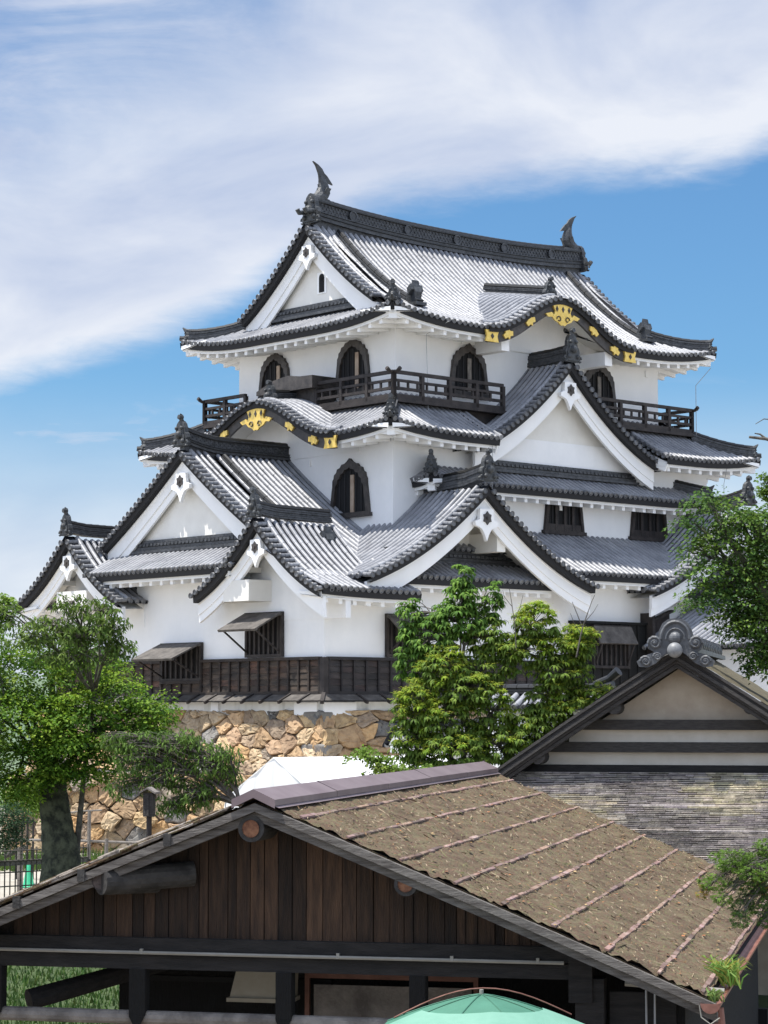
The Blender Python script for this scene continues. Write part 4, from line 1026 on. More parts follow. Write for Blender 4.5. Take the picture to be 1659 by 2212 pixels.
def stonewall(mb, back, F, W, H, zoff=0, rough=0., seed=1, rm=.62, sx=1.5):
    rnd = random.Random(seed); S = []
    def put(rad, tries, n):
        c = 0
        for _ in range(tries):
            p = (rnd.uniform(-.2, W+.2)/sx, rnd.uniform(-.2, H+.2))
            if all((p[0]-q[0])**2+(p[1]-q[1])**2 > ((rad+q[2])*.5)**2 for q in S): S.append((p[0], p[1], rad)); c += 1
            if c >= n: break
    put(rm*1.25, 160, 999); put(rm*.8, 2500, 999); put(rm*.30, 4000, int(W*H*1.9))
    # big stones keep their ground by a power-like shift: small seeds sit close to edges
    cells = voronoi([(a, b) for a, b, r_ in S], -.4, (W+.4)/sx, -.3, H+.3)
    for (sx0, sy0, rad), poly in zip(S, cells):
        if len(poly) < 3: continue
        poly = [(min(W, max(0, x*sx)), min(H, max(0, y))) for x, y in poly]
        cx_ = sum(p[0] for p in poly)/len(poly); cy_ = sum(p[1] for p in poly)/len(poly)
        A = abs(sum(poly[k][0]*poly[(k+1)%len(poly)][1]-poly[(k+1)%len(poly)][0]*poly[k][1] for k in range(len(poly))))/2
        if A < .004: continue
        P = []
        for k in range(len(poly)):                            # rounded outline
            p, q = poly[k], poly[(k+1)%len(poly)]
            for t in (.09, .36, .64, .91): P.append((p[0]+(q[0]-p[0])*t, p[1]+(q[1]-p[1])*t))
        P = [(x+rnd.gauss(0,.016), y+rnd.gauss(0,.016)) for x, y in P]
        s0 = 1-min(.3, .020/math.sqrt(A)+.006); bul = min(.26, .16*math.sqrt(A))*rnd.uniform(.6,1.25); out = rnd.uniform(-.02,.05)+rough*rnd.uniform(-.1,.3); tx, ty = rnd.uniform(-.13,.13), rnd.uniform(-.13,.13)
        n = len(P); vs = []
        for sc_, dd_ in ((s0, -.12), (s0, .02), (s0*.955, bul*.62), (s0*.84, bul*.86), (s0*.42, bul*.98)):
            for x, y in P:
                px, py = cx_+(x-cx_)*sc_, cy_+(y-cy_)*sc_
                nz = rnd.gauss(0, .019) if sc_ < s0 else 0
                vs.append(F(px, py, out+dd_+nz+((px-cx_)*tx+(py-cy_)*ty if dd_ > 0 else 0)))
        fs = [(r_*n+k, r_*n+(k+1)%n, (r_+1)*n+(k+1)%n, (r_+1)*n+k) for r_ in range(4) for k in range(n)]+[tuple(4*n+k for k in range(n))]
        c = STC[rnd.randrange(len(STC))]; k_ = rnd.uniform(.8, 1.15)
        mb.add(vs, fs, 0, tuple(q*k_ for q in c))
    back.add([F(0,0,-.07), F(W,0,-.07), F(W,H,-.07), F(0,H,-.07)], [(0,1,2,3)], 0)
base = empty('stone_base', (P0.x, P0.y, 0), UA, 'tan and grey fitted boulder wall carrying the white keep', 'stone wall')
H_ = P0.z-.55; BAT = .30
sm, sbk = MB(), MB()
stonewall(sm, sbk, lambda a, z, d: Vector((-.10-d-BAT*(H_-z), -.12-BAT*(H_-z)+a*(16.2+BAT*(H_-z))/16, z)), 16, H_, seed=5, rm=.50)
a_ = sm.build('west_stones', M['stone'], base); sbk.build('joint_fill', M['joint'], a_)
sm, sbk = MB(), MB()
stonewall(sm, sbk, lambda a, z, d: Vector((-.10-BAT*(H_-z)+a, -.12-d-BAT*(H_-z), z)), 14, H_, seed=11)
a_ = sm.build('south_stones', M['stone'], base); sbk.build('joint_fill', M['joint'], a_)
b = MB(); zq = H_; k_ = 0; random.seed(77)
while zq > .3:
    hh = random.uniform(.42, .62); o_ = BAT*(H_-zq+hh/2); lx, ly = ((1.25, .5) if k_ % 2 else (.5, 1.15)); 
    q = MB(); q.sphere((-.10-o_+lx/2-.06, -.12-o_+ly/2-.06, zq-hh/2), .5, 14)
    def sq(p, cx_=-.10-o_+lx/2-.06, cy_=-.12-o_+ly/2-.06, cz_=zq-hh/2):
        f_ = lambda t: math.copysign(abs(t*2)**.32, t) if abs(t) > 1e-6 else 0
        a_, b_, c_ = f_(p[0]-cx_), f_(p[1]-cy_), f_(p[2]-cz_); return (cx_+a_*lx/2*.98, cy_+b_*ly/2*.98, cz_+c_*hh/2*.96)
    b.add([sq(p) for p in q.v], [tuple(f) for f in q.f], 0, ((.22,.22,.21), (.50,.37,.22), (.24,.235,.23), (.46,.34,.22))[k_ % 4]); zq -= hh; k_ += 1
b.build('corner_stones', M['stone'], base)
b = MB(); b.box((13.5,-1.0,0), (27,15,H_)); b.build('wall_core', M['joint'], base)
# rough lower wall in front of it on the left
lowx = at(150, 1800, 73); 
base2 = empty('rubble_wall', (lowx.x, 76.3, 0), R(-12), 'rough sunlit rubble wall of big tan stones behind the mossy maple trunk', 'stone wall')
sm, sbk = MB(), MB()
stonewall(sm, sbk, lambda a, z, d: Vector((a-2.6, -d-.22*(2.5-z), z)), 9.2, 2.55, rough=1.0, seed=21, rm=.62, sx=1.15)
a_ = sm.build('wall_stones', M['stone'], base2); sbk.build('joint_fill', M['joint'], a_)
b = MB(); b.box((-2.6, .1, 0), (6.6, 3, 2.5)); b.build('wall_core', M['joint'], base2)

# ================================================================== white tent
M['canvas'] = material('white_canvas', (.80,.81,.82), .6, (.86,.86,.86), 1.0, .25, 3, transl=.25)
def tent():
    c = at(590, 1636, 58); t = empty('frame_tent', (c.x, c.y, 0), R(35), 'white canvas event tent with pitched roof behind the brown shed ridge', 'tent')
    L, hw, zr_, ze = 5.4, 2.3, c.z, c.z-1.08
    b = MB(); n = 12
    for sg in (-1, 1):
        vs = []
        for i in range(n+1):
            for j in range(5):
                q = j/4; s_ = math.sin(math.pi*i/ (n/3))**2*.03*math.sin(math.pi*q); vs.append((i*L/n, sg*hw*q, zr_-(zr_-ze)*q-s_))
        b.add(vs, [(i*5+j, (i+1)*5+j, (i+1)*5+j+1, i*5+j+1) for i in range(n) for j in range(4)], 0)
        b.add([(0,sg*hw,ze),(L,sg*hw,ze),(L,sg*hw,ze-.28),(0,sg*hw,ze-.28)], [(0,1,2,3)])
    ro = b.build('tent_roof', M['canvas'], t, recalc=False)
    b = MB(); vs = []; m = 16
    for i in range(m+1):
        y = -hw+2*hw*i/m; z = zr_-(zr_-ze)*abs(y)/hw; f = .05*math.sin(i*1.9); vs += [(.02+f*.3, y, z-.02), (f, y*1.02, ze-.5), (f*1.6-.05, y*1.04, .0)]
    b.add(vs, [(3*i+k, 3*i+3+k, 3*i+4+k, 3*i+1+k) for i in range(m) for k in (0,1)]); b.build('tent_gable', M['canvas'], t, recalc=False)
    b = MB()
    for sg in (-1, 1):
        vs = []
        for i in range(31):
            f = .04*math.sin(i*1.7); vs += [(i*L/30, sg*(hw+f), ze-.1), (i*L/30, sg*(hw+f*1.5), 0)]
        b.add(vs, [(2*i, 2*i+2, 2*i+3, 2*i+1) for i in range(30)])
    b.build('tent_side', M['canvas'], t, recalc=False)
    for x in (0, L/2, L):
        for sg in (-1, 1):
            b = MB(); b.tube([(x, sg*hw*.98, 0), (x, sg*hw*.98, ze)], .03, 8); b.build('pole', M['wire'], t)
tent()

# ================================================================== brown shed in front
M['thatch'] = material('mossy_bark_roof', (.105,.060,.038), .95, (.108,.090,.048), 13, 1.0, 40, detail=12, lo=.42, hi=.58, extra=mosspatch)
M['bleached'] = material('bleached_bark', (.13,.105,.085), .9, (.34,.30,.26), 8, .8, 20)
M['plank'] = material('old_plank', (.013,.0075,.005), .9, (.062,.035,.020), 5, .7, 30, tint=True, stretch=(3.2,3.2,.32), lo=.3, hi=.75)
M['beam'] = material('sooty_beam', (.006,.0055,.0055), .9, (.018,.016,.015), 5, .5, 18, stretch=(.5,3,3))
M['rake'] = material('weathered_rake_board', (.055,.047,.042), .8, (.17,.155,.14), 4, .6, 20, stretch=(.6,6,6))
M['cap'] = material('mauve_metal_ridge', (.17,.125,.13), .45, (.22,.17,.175), 2, .05, 10, metal=.35)
M['batten'] = material('pinkish_batten', (.15,.085,.06), .85, (.27,.20,.17), 5, .5, 20, tint=True)
M['endgrain'] = material('log_end_grain', (.12,.045,.022), .8, (.26,.12,.06), 12, .4, 40)
M['endgrain2'] = material('dark_end_grain', (.03,.022,.02), .8, (.10,.075,.065), 14, .4, 40)
M['log'] = material('round_log', (.014,.013,.012), .75, (.05,.046,.043), 5, .5, 20)
M['pipe'] = material('pale_conduit', (.20,.19,.165), .6, (.26,.25,.22), 3)
M['copper'] = material('brown_gutter', (.17,.07,.05), .45, (.26,.12,.09), 5, .2, 12, metal=.2)
M['litter'] = material('fallen_twig', (.11,.08,.05), .85, (.22,.175,.12), 9, tint=True)
so = at(555, 1728, 27)
SA = R(-12.6)
shed = empty('timber_shed', (so.x, so.y, -1.0), SA, 'dark plank shed with mossy bark roof, mauve metal ridge and log ends under its gable', 'shed')
SZ = so.z+1.0                    # ridge height in shed coordinates
RL = 14.9
def rz(x): x = abs(x); return SZ-.395*x-.0025*x*x
def roofz(x, y): return rz(x)
random.seed(12)
b = MB()
XR, XL = 5.15, -5.6
nx, ny = 110, 190
for sg, XE in ((1, XR), (-1, XL)):
    ax = abs(XE); n1 = int(nx*ax/5); vs = []
    for i in range(n1+1):
        for j in range(ny+1):
            x = ax*i/n1; y = -.02+RL*j/ny; z = rz(x)+random.uniform(-.012,.014)+.010*math.sin(x*9+y*2)+.008*math.sin(x*23-y*5)
            if j == 0: z += random.uniform(-.015,.02); y += random.uniform(-.03,.03)
            vs.append((sg*x, y, z))
    b.add(vs, [(i*(ny+1)+j, (i+1)*(ny+1)+j, (i+1)*(ny+1)+j+1, i*(ny+1)+j+1) for i in range(n1) for j in range(ny)], 0)
    # thickness
    m = len(b.v); 
    for k in range(30):
        x0, x1 = ax*k/30, ax*(k+1)/30
        for l in range(3):
            o_ = random.uniform(-.03,.03); b.add([(sg*x0, o_, rz(x0)-.02-.02*l), (sg*x1, o_, rz(x1)-.02-.02*l), (sg*x1, o_, rz(x1)-.045-.02*l), (sg*x0, o_, rz(x0)-.045-.02*l), (sg*x0, .5, rz(x0)-.02-.02*l), (sg*x1, .5, rz(x1)-.02-.02*l)], [(0,1,2,3), (0,1,5,4)], 0)
for _ in range(420):
    x = random.uniform(.3, 5.3); l = random.uniform(.12,.4); o_ = random.uniform(-.09,.0); t_ = random.uniform(.012,.035); up_ = random.uniform(.0,.05)
    b.box((x, o_, up_), (x+l, o_+.25, up_+t_), 1 if random.random() < .6 else 0, None, lambda a, c, d: Vector((-a, c, rz(a)+d+random.uniform(-.004,.004))))
roof_s = b.build('bark_roof', [M['thatch'], M['bleached']], shed, smooth=True, recalc=False)
b = MB()
for sg, ax in ((1, XR), (-1, -XL)):
    b.add([(0,.02,SZ-.10), (sg*ax,.02,rz(ax)-.10), (sg*ax,RL,rz(ax)-.10), (0,RL,SZ-.10)], [(0,1,2,3)])
    k = 0
b.build('roof_boarding', M['plank'], shed, recalc=False)
# battens across the moss
bat = [.53,1.08,1.70,2.32,2.87,3.45,4.05,4.62,5.10]
for x in bat:
    for sg in (1, -1):
        if sg < 0 and x > 5: continue
        b = MB(); y = .02
        while y < RL-.1:
            l = random.uniform(.25,.7); k = random.choice((.45,.7,.85,1.0,1.15,1.3)); w = random.uniform(.014,.026); o_ = random.uniform(-.007,.007)
            b.box((x-w+o_, y, 0), (x+w+o_, min(RL, y+l-.002), .016+.008*random.random()), 0, (k, k*random.uniform(.9,1.0), k*random.uniform(.85,1.05)), (lambda sg: lambda a, c, d: Vector((sg*a, c, rz(a)+d+.004)))(sg))
            y += l
        b.build('batten', M['batten'], roof_s)
# rake boards
b = MB()
for sg, ax in ((1, XR+.12), (-1, -XL)):
    K = 20
    for k in range(K):
        x0, x1 = ax*k/K, ax*(k+1)/K
        b.box((x0, -.10, 0), (x1, -.02, 1), 0, None, (lambda sg: lambda a, c, d: Vector((sg*a, c, rz(a)-.035-.095*(1-d))))(sg))
    for k in range(K):
        x0, x1 = ax*k/K, ax*(k+1)/K
        b.box((x0, -.02, 0), (x1, .08, 1), 0, None, (lambda sg: lambda a, c, d: Vector((sg*a, c, rz(a)-.135-.10*(1-d))))(sg))
b.build('rake_board', M['rake'], shed)
b = MB()
for x in (-1.05, -2.1, -2.9, -3.6): b.cut(); b.box((-.045,-.12,-.12), (.045,.1,.02), 0, None, lambda a, c, d: Vector((x+a, c, rz(x)+d)))
b.build('rake_cleat', M['log'], shed)
# metal ridge cap
b = MB(); nseg = 5
for k in range(nseg):
    y0_, y1_ = -.16+(RL+.2)*k/nseg, -.16+(RL+.2)*(k+1)/nseg-.012; lift = .004*(k % 2)
    for sg in (-1, 1):
        b.add([(0,y0_,SZ+.13+lift),(sg*.26,y0_,SZ+.01+lift),(sg*.26,y1_,SZ+.01+lift),(0,y1_,SZ+.13+lift)], [(0,1,2,3)])
        b.add([(sg*.26,y0_,SZ+.01+lift),(sg*.26,y0_,SZ-.06),(sg*.26,y1_,SZ-.06),(sg*.26,y1_,SZ+.01+lift)], [(0,1,2,3)])
        b.add([(sg*.24,y0_,SZ-.058),(sg*.31,y0_,SZ-.085),(sg*.31,y1_,SZ-.085),(sg*.24,y1_,SZ-.058)], [(0,1,2,3)])
    if k == 0: b.add([(0,y0_,SZ+.13),(-.26,y0_,SZ+.01),(-.26,y0_,SZ-.09),(0,y0_,SZ+.03),(.26,y0_,SZ-.09),(.26,y0_,SZ+.01)], [(0,1,2,3),(0,3,4,5)])
    b.box((-.02,y1_-.02,.165), (.02,y1_+.02,.17), 0, None, lambda a, c, d: Vector((a, c, SZ+d-.03)))
b.build('metal_ridge', M['cap'], shed)
# gable planks
PY = .62; BT = SZ-1.66; random.seed(4)
x = -5.3
b = MB()
while x < 5.0:
    w = random.choice((.11,.14,.17,.20,.24)); x1 = min(x+w, 5.0); k = random.choice((.4,.55,.7,.85,1.0,1.3,1.6))
    if -.45 < x < 1.35: k *= 1.35
    if x < -2.6: k *= .6
    yy = PY+random.uniform(-.012,.012); za_, zb_ = rz(x)-.12, rz(x1)-.12
    if max(za_, zb_) > BT:
        b.add([(x+.006,yy,BT),(x1-.004,yy,BT),(x1-.004,yy,max(zb_,BT)),(x+.006,yy,max(za_,BT)),(x+.006,yy+.03,BT),(x1-.004,yy+.03,BT),(x1-.004,yy+.03,max(zb_,BT)),(x+.006,yy+.03,max(za_,BT))], [(0,1,2,3),(0,3,7,4),(1,5,6,2)], 0, (k, k*.97, k*.93))
    x = x1
b.add([(-4.0,PY+.06,BT),(4.0,PY+.06,BT),(0,PY+.06,SZ-.15)], [(0,1,2)], 0, (.3,.3,.3))
b.build('gable_boarding', M['plank'], shed)
b = MB(); b.box((-5.5, PY-.10, BT-.18), (3.62, PY+.12, BT)); b.build('upper_beam', M['beam'], shed)
b = MB(); b.box((-5.5, PY-.06, BT-.37), (3.62, PY+.14, BT-.20)); b.build('lower_beam', M['beam'], shed)
b = MB(); b.tube([(-5.5, PY-.13, BT-.165), (3.5, PY-.13, BT-.175)], .022, 6)
for x in (-1.55, .85, 2.2, 3.2): b.box((x-.018, PY-.15, BT-.185), (x+.018, PY-.1, BT-.125))
b.build('conduit', M['pipe'], shed)
def log_end(x, z, r, y0_, y1_, col='endgrain', dx=0):
    b = MB(); b.tube([(x+dx*1.0, y1_, z), (x, y0_, z)], [r*1.04, r], 20); lo_ = b.build('projecting_log', M['log'], shed)
    b = MB(); b.lathe([(0,0),(r*.62,0),(r*.66,.012)], (x, y0_-.006, z), 20, 0, None, Matrix.Rotation(R(90), 3, 'X')); b.build('cut_face', M[col], lo_)
log_end(-.06, SZ-.33, .155, -.03, 8); log_end(1.76, SZ-.94, .135, .0, 8); log_end(-1.88, SZ-.96, .16, -.04, .5, 'endgrain2', .5)
b = MB(); b.tube([(-1.7,.15,SZ-.95),(-.95,.60,SZ-.90)], [.15,.15], 16); b.build('slanting_log', M['log'], shed)
RZL = SZ-2.60
posts = [(-3.45,.17,0), (-1.62,.14,0), (.18,.13,0), (1.78,.13,.1)]
for x, w, q in posts:
    b = MB(); b.box((x-w/2-.03, PY-.08, RZL+.02), (x+w/2+.03, PY+.10, BT-.37)); b.add([(x-w/2-.03,PY-.085,RZL+.02),(x+w/2+.03,PY-.085,RZL+.02),(x+w*.2,PY-.085,RZL-.12),(x-w*.2,PY-.085,RZL-.12)], [(0,1,2,3)]); b.build('short_post', M['plank'], shed)
b = MB(); b.tube([(-5.5,PY+.02,RZL),(4.2,PY+.02,RZL-.02)], .085, 12); b.build('rail', M['greywood'], shed)
b = MB(); b.box((3.55, PY-.13, BT-.62), (3.82, PY+.12, BT+.06)); b.box((3.62, PY-.1, 0), (3.95, PY+.2, BT-.35)); b.build('main_post', M['beam'], shed)
b = MB(); b.box((4.0,PY+.02,0),(4.75,PY+.1,BT-.5)); b.build('side_post', M['beam'], shed)
b = MB(); b.tube([(4.18,PY,BT-.40),(5.3,PY,BT-.46)], .035, 6); b.build('bracket_tube', M['pipe'], shed)
b = MB(); b.tube([(4.42,PY-.02,BT-.4),(4.43,PY-.02,0)], .012, 5); b.tube([(4.52,PY-.02,BT-.4),(4.50,PY-.02,0)], .012, 5); b.build('hanging_cord', M['wire'], shed)
# inside: back wall, floor frame, shelves and a hanging cover
b = MB(); b.prism([(-3.0,0),(4.9,0),(4.9,rz(4.9)-.25),(0,SZ-.25),(-3.0,rz(3.0)-.25)], lambda a, c, d: Vector((a, d, c)), 3.9, 4.05); b.box((-5.2, 13.9, 0), (5.0, 14.05, .6)); b.box((4.75, .7, 0), (4.85, 14, rz(4.85)-.28)); b.build('inner_wall', M['plank'], shed)
b = MB(); b.box((-5.2, .7, SZ-2.25), (-5.1, 14, SZ-2.1)); b.tube([(-3.2,1.1,RZL+.1),(-1.75,2.4,BT-.45)], [.13,.11], 10); b.build('diagonal_brace', M['beam'], shed)
b = MB(); b.add([(-.95,2.6,BT-.42),(-.3,2.6,BT-.42),(-.25,2.9,BT-.42),(-.9,2.9,BT-.42),(-1.05,2.5,BT-.92),(-.32,2.5,BT-.92),(-.27,2.9,BT-.92),(-1.0,2.9,BT-.92)], [(0,1,2,3),(4,5,6,7),(0,1,5,4),(1,2,6,5),(3,2,6,7),(0,3,7,4)])
b.box((-1.08,2.46,BT-.97),(-.24,2.92,BT-.92)); b.build('hanging_cover', material('cream_cover', (.30,.27,.21), .8, (.36,.33,.27), 3), shed)
b = MB(); 
for bx_ in ((-.2,2.9,RZL-.3,2.05),): 
    b.box((bx_[0],3.0,RZL+.23),(bx_[3],3.06,RZL+.29)); b.box((bx_[0],3.0,RZL-.5),(bx_[0]+.06,3.06,RZL+.23)); b.box((bx_[3]-.06,3.0,RZL-.5),(bx_[3],3.06,RZL+.23))
b.build('board_frame', material('reddish_frame', (.11,.045,.03), .7, (.17,.075,.05), 4), shed)
b = MB(); b.box((-.1,3.08,RZL-.45),(1.95,3.12,RZL+.14)); b.build('board_panel', M['greywood'], shed)
b = MB(); b.box((-2.9,3.2,RZL+.12),(.1,3.3,RZL+.19)); b.build('shelf', M['board'], shed)
# gutter with downpipe
b = MB(); K = 8; gx = XR+.06; gzz = rz(XR)-.06
for k in range(K):
    t0, t1 = math.pi+math.pi*k/K, math.pi+math.pi*(k+1)/K
    b.add([(gx+.11*math.cos(t0), -.22, gzz+.11*math.sin(t0)), (gx+.11*math.cos(t1), -.22, gzz+.11*math.sin(t1)), (gx+.11*math.cos(t1), RL, gzz+.11*math.sin(t1)), (gx+.11*math.cos(t0), RL, gzz+.11*math.sin(t0))], [(0,1,2,3)])
b.add([(gx+.11*math.cos(math.pi+math.pi*k/K), -.22, gzz+.11*math.sin(math.pi+math.pi*k/K)) for k in range(K+1)], [tuple(range(K+1))])
gt = b.build('gutter', M['copper'], shed)
b = MB(); b.tube([(gx+.06,.25,gzz-.1),(gx+.08,.25,gzz-.26),(gx-.05,.3,gzz-.38),(gx-.9,.6,gzz-.52),(gx-1.05,.62,gzz-.7),(gx-1.05,.62,0)], .05, 10); b.build('downpipe', M['copper'], gt)
b = MB(); b.tube([(gx-.12,-.2,gzz-.02),(gx-.1,-.21,gzz-.15),(gx,-.22,gzz-.22),(gx+.1,-.21,gzz-.15)], .008, 5); b.build('gutter_bracket', M['pipe'], gt)
# litter on the moss
b = MB(); random.seed(8)
for _ in range(3600):
    x = random.uniform(.35, XR-.05); y = random.uniform(.05, RL-.1); a = random.uniform(0, math.pi); l = random.choice((.03,.04,.05,.07)) if random.random() < .93 else random.uniform(.12,.35); w = .004+.004*random.random()
    k = random.choice(((.5,.45,.4),(1,1,1),(1.5,1.5,1.4),(.8,.6,.4),(.6,.75,.4)))
    z = lambda q: rz(q)+.02; dx, dy = math.cos(a)*l, math.sin(a)*l; px_, py_ = -math.sin(a)*w, math.cos(a)*w
    b.add([(x-px_, y-py_, z(x)), (x+px_, y+py_, z(x)), (x+dx+px_, y+dy+py_, z(x+dx)+random.uniform(0,.03)), (x+dx-px_, y+dy-py_, z(x+dx)+random.uniform(0,.02))], [(0,1,2,3)], 0, k)
for _ in range(420):
    x = random.uniform(.4, XR-.05); y = random.uniform(.05, RL-.1); r_ = random.uniform(.012,.032); a = random.uniform(0,6.28); k = random.choice(((1.6,.8,.4),(1.3,1.0,.5),(.9,.5,.3),(1.9,1.7,1.2)))
    b.add([(x+r_*math.cos(a+q), y+r_*1.6*math.sin(a+q), rz(x)+.025+random.uniform(0,.015)) for q in (0,1.5,3.1,4.6)], [(0,1,2,3)], 0, k)
lt = b.build('leaf_litter', M['litter'], recalc=False); lt.location = shed.location; lt.rotation_euler = (0,0,SA)
tag(lt, 'fallen needles, twigs and dry leaves scattered on the mossy shed roof', 'leaf litter', kind='stuff')

# green parasol in front of the shed
def parasol():
    c = at(1040, 2148, 24.3); p = empty('parasol', (c.x, c.y, -1.0), R(8), 'faded green parasol open in front of the dark shed', 'parasol')
    H = c.z+1.0; r_ = 1.06; mg = material('faded_green_canvas', (.045,.16,.105), .7, (.06,.20,.135), 2.5, .2, 8, transl=.2)
    ml = material('sunlit_green_canvas', (.145,.32,.24), .7, (.175,.36,.275), 2.5, .2, 8, transl=.2)
    b = MB(); n = 8; rows = 8
    for k in range(n):
        t0, t1 = 2*math.pi*(k+.3)/n, 2*math.pi*(k+1.3)/n
        vs = []
        for i in range(rows+1):
            q = i/rows; rr = r_*q; z = H-.33*q**1.35
            for j in range(5):
                t = t0+(t1-t0)*j/4; sag = .03*q*math.sin(math.pi*j/4); vs.append((rr*math.cos(t)*(1-.02*math.sin(math.pi*j/4)), rr*math.sin(t), z-sag))
        b.add(vs, [(i*5+j, i*5+j+1, (i+1)*5+j+1, (i+1)*5+j) for i in range(rows) for j in range(4)], 0)
        b.add([vs[rows*5+j] for j in range(5)]+[(v[0], v[1], v[2]-.12) for v in vs[rows*5:rows*5+5]], [(j, j+1, 6+j, 5+j) for j in range(4)], 0)
    b.build('canopy', mg, p, smooth=True, recalc=False)
    for k in range(n):
        t = 2*math.pi*(k+.3)/n; b = MB(); b.tube([(r_*q*math.cos(t), r_*q*math.sin(t), H-.33*q**1.35+.006) for q in [i/8 for i in range(9)]], .006, 4); b.build('seam', mg, p)
    b = MB(); n = 6; vs = []                                   # paler sheet laid over, putting the sunlit front of the canopy into colour
    for i in range(9):
        for j in range(13):
            t = math.pi+math.pi*(j/12)*.98+.05; q = .50+.56*i/8+.10*abs(math.cos(t))*(1-i/8); vs.append((r_*q*math.cos(t), r_*q*math.sin(t)-.02, H+.022-.33*q**1.35))
    b.add(vs, [(i*13+j, i*13+j+1, (i+1)*13+j+1, (i+1)*13+j) for i in range(8) for j in range(12)], 0); b.build('sunlit_front', ml, p, smooth=True, recalc=False)
    b = MB(); b.tube([(0,0,0),(0,0,H+.05)], .022, 8); b.build('pole', M['pipe'], p)
    b = MB(); b.tube([(-.85+1.9*i/14, .45, H-.28+.29*math.sin(math.pi*i/14)) for i in range(15)], .008, 6); b.build('hoop', M['copper'], p)
parasol()

# ================================================================== big shingled house on the right
M['clay'] = material('tan_clay_plaster', (.37,.31,.24), .95, (.47,.41,.33), 1.6, .3, 8)
M['clay2'] = material('pale_clay_plaster', (.50,.45,.37), .95, (.58,.53,.45), 1.8, .3, 8)
M['shingle'] = material('grey_bark_shingle', (.19,.175,.165), .92, (.36,.335,.31), 5, .6, 25, tint=True)
M['blackrake'] = material('burnt_rake_board', (.018,.016,.015), .7, (.055,.050,.046), 6, .6, 25, stretch=(1,8,8))
M['moss'] = material('sunlit_moss', (.05,.04,.022), .95, (.105,.088,.045), 8, 1.0, 20)
M['gtile'] = material('grey_fired_tile', (.045,.048,.053), .5, (.11,.115,.122), 4, .3, 14)
ho = at(1462, 1402, 44); HA = R(-12.6)
house = empty('shingled_house', (ho.x, ho.y, -.8), HA, 'old house with dark rake boards, clay gable and grey layered bark lower roof', 'house')
HZ = ho.z+.8; KX = .0088
def hx(px): return (px-1462)/FPX*44*1.025
def hz(py): return HZ-(py-1402)/FPX*44
sl = (1672-1402)/(1462-1050)
def hr(x): x = abs(x); return HZ-.615*x-.012*x*x*1.0
b = MB(); K = 16; LH = 9
for sg in (-1, 1):
    vs = []
    ax = 3.9
    for k in range(K+1):
        x = ax*k/K
        for j in range(19): vs.append((sg*x, -.05+LH*j/18, hr(x)+random.uniform(-.015,.02)))
    b.add(vs, [(k*19+j, (k+1)*19+j, (k+1)*19+j+1, k*19+j+1) for k in range(K) for j in range(18)])
b.build('moss_roof', M['moss'], house, smooth=True, recalc=False)
b = MB()
for sg in (-1, 1):
    for l, (ya, yb, t0, t1) in enumerate(((-.16,.0,.01,.07), (-.12,.05,.075,.13), (-.15,.05,.135,.21), (-.08,.1,.215,.27), (-.05,.15,.28,.36))):
        for k in range(14):
            x0, x1 = 3.95*k/14, 3.95*(k+1)/14
            b.box((x0,ya,0),(x1,yb,1), 0, None, (lambda sg: lambda a, c, d: Vector((sg*a, c, hr(a)-t0-(t1-t0)*(1-d))))(sg))
b.build('rake_board', M['blackrake'], house)
PYH = .6
b = MB(); b.add([(-3.4,PYH,hr(3.4)-.35),(3.4,PYH,hr(3.4)-.35),(0,PYH,HZ-.35)], [(0,1,2)]); b.build('gable_plaster', M['clay'], house)
def hb(z0, z1, mat, y, nm):
    b = MB(); b.box((-3.6, y, z0), (3.6, PYH+.3, z1)); return b.build(nm, mat, house)
# horizontal members are measured down from the ridge
def band_(py0, py1, mat, y, nm):
    d = (44+PYH)/44; z0, z1 = HZ-(py1-1402)/FPX*44*d, HZ-(py0-1402)/FPX*44*d
    half = [q for q in [k*.05 for k in range(80)] if hr(q)-.30 > z1]; w = max(half) if half else 0
    b = MB(); w0 = min(3.9, w+.25); b.box((-w0, y, z0), (w0, PYH+.3, z1)); return b.build(nm, mat, house)
band_(1552, 1574, M['blackrake'], PYH-.16, 'gable_beam'); band_(1574, 1600, M['clay2'], PYH-.02, 'clay_band'); band_(1600, 1622, M['blackrake'], PYH-.16, 'gable_beam'); band_(1622, 1649, M['clay2'], PYH-.02, 'clay_band'); band_(1649, 1668, M['beam'], PYH-.2, 'gable_beam')
for px, py, r_ in ((1330,1528,.13), (1612,1528,.13), (1168,1635,.14), (1462,1412,.16)):
    x = hx(px)*1.01; b = MB(); b.tube([(x, -.02, hz(py)), (x, 4, hz(py))], r_, 14); b.build('purlin_end', M['blackrake'], house)
# lower roof of layered bark: many thin courses stepping towards the viewer
random.seed(31); zt_, y_ = hz(1668), PYH-.25
b = MB(); nc = 66; bands = (17, 30, 43, 56)
for c in range(nc):
    y0_ = y_-.048*c; z0_ = zt_-.0335*c; x = -3.7-.028*c+random.uniform(-.1,0); pale = c in bands
    while x < 4.6:
        w = random.uniform(.10,.46) if not pale else random.uniform(.8,1.8); k = random.uniform(.7,1.3) if not pale else random.uniform(1.3,1.6); j = random.uniform(-.010,.010) if not pale else .012; th = random.uniform(.014,.03)
        patch = .8+.5*math.sin(x*1.3+c*.05)*math.sin(x*.7-c*.09+2); k *= max(.55, patch) if not pale else 1
        k *= 1.25
        b.box((x, y0_-.075-j, z0_-th), (x+w-.006, y0_+.06, z0_), 0, (k, k*random.uniform(.93,.99), k*(random.uniform(.86,1.0) if patch < 1.0 else random.uniform(.68,.86))), lambda a, q, d: Vector((a, q, d))); x += w
b.build('layered_bark_roof', M['shingle'], house, recalc=False)
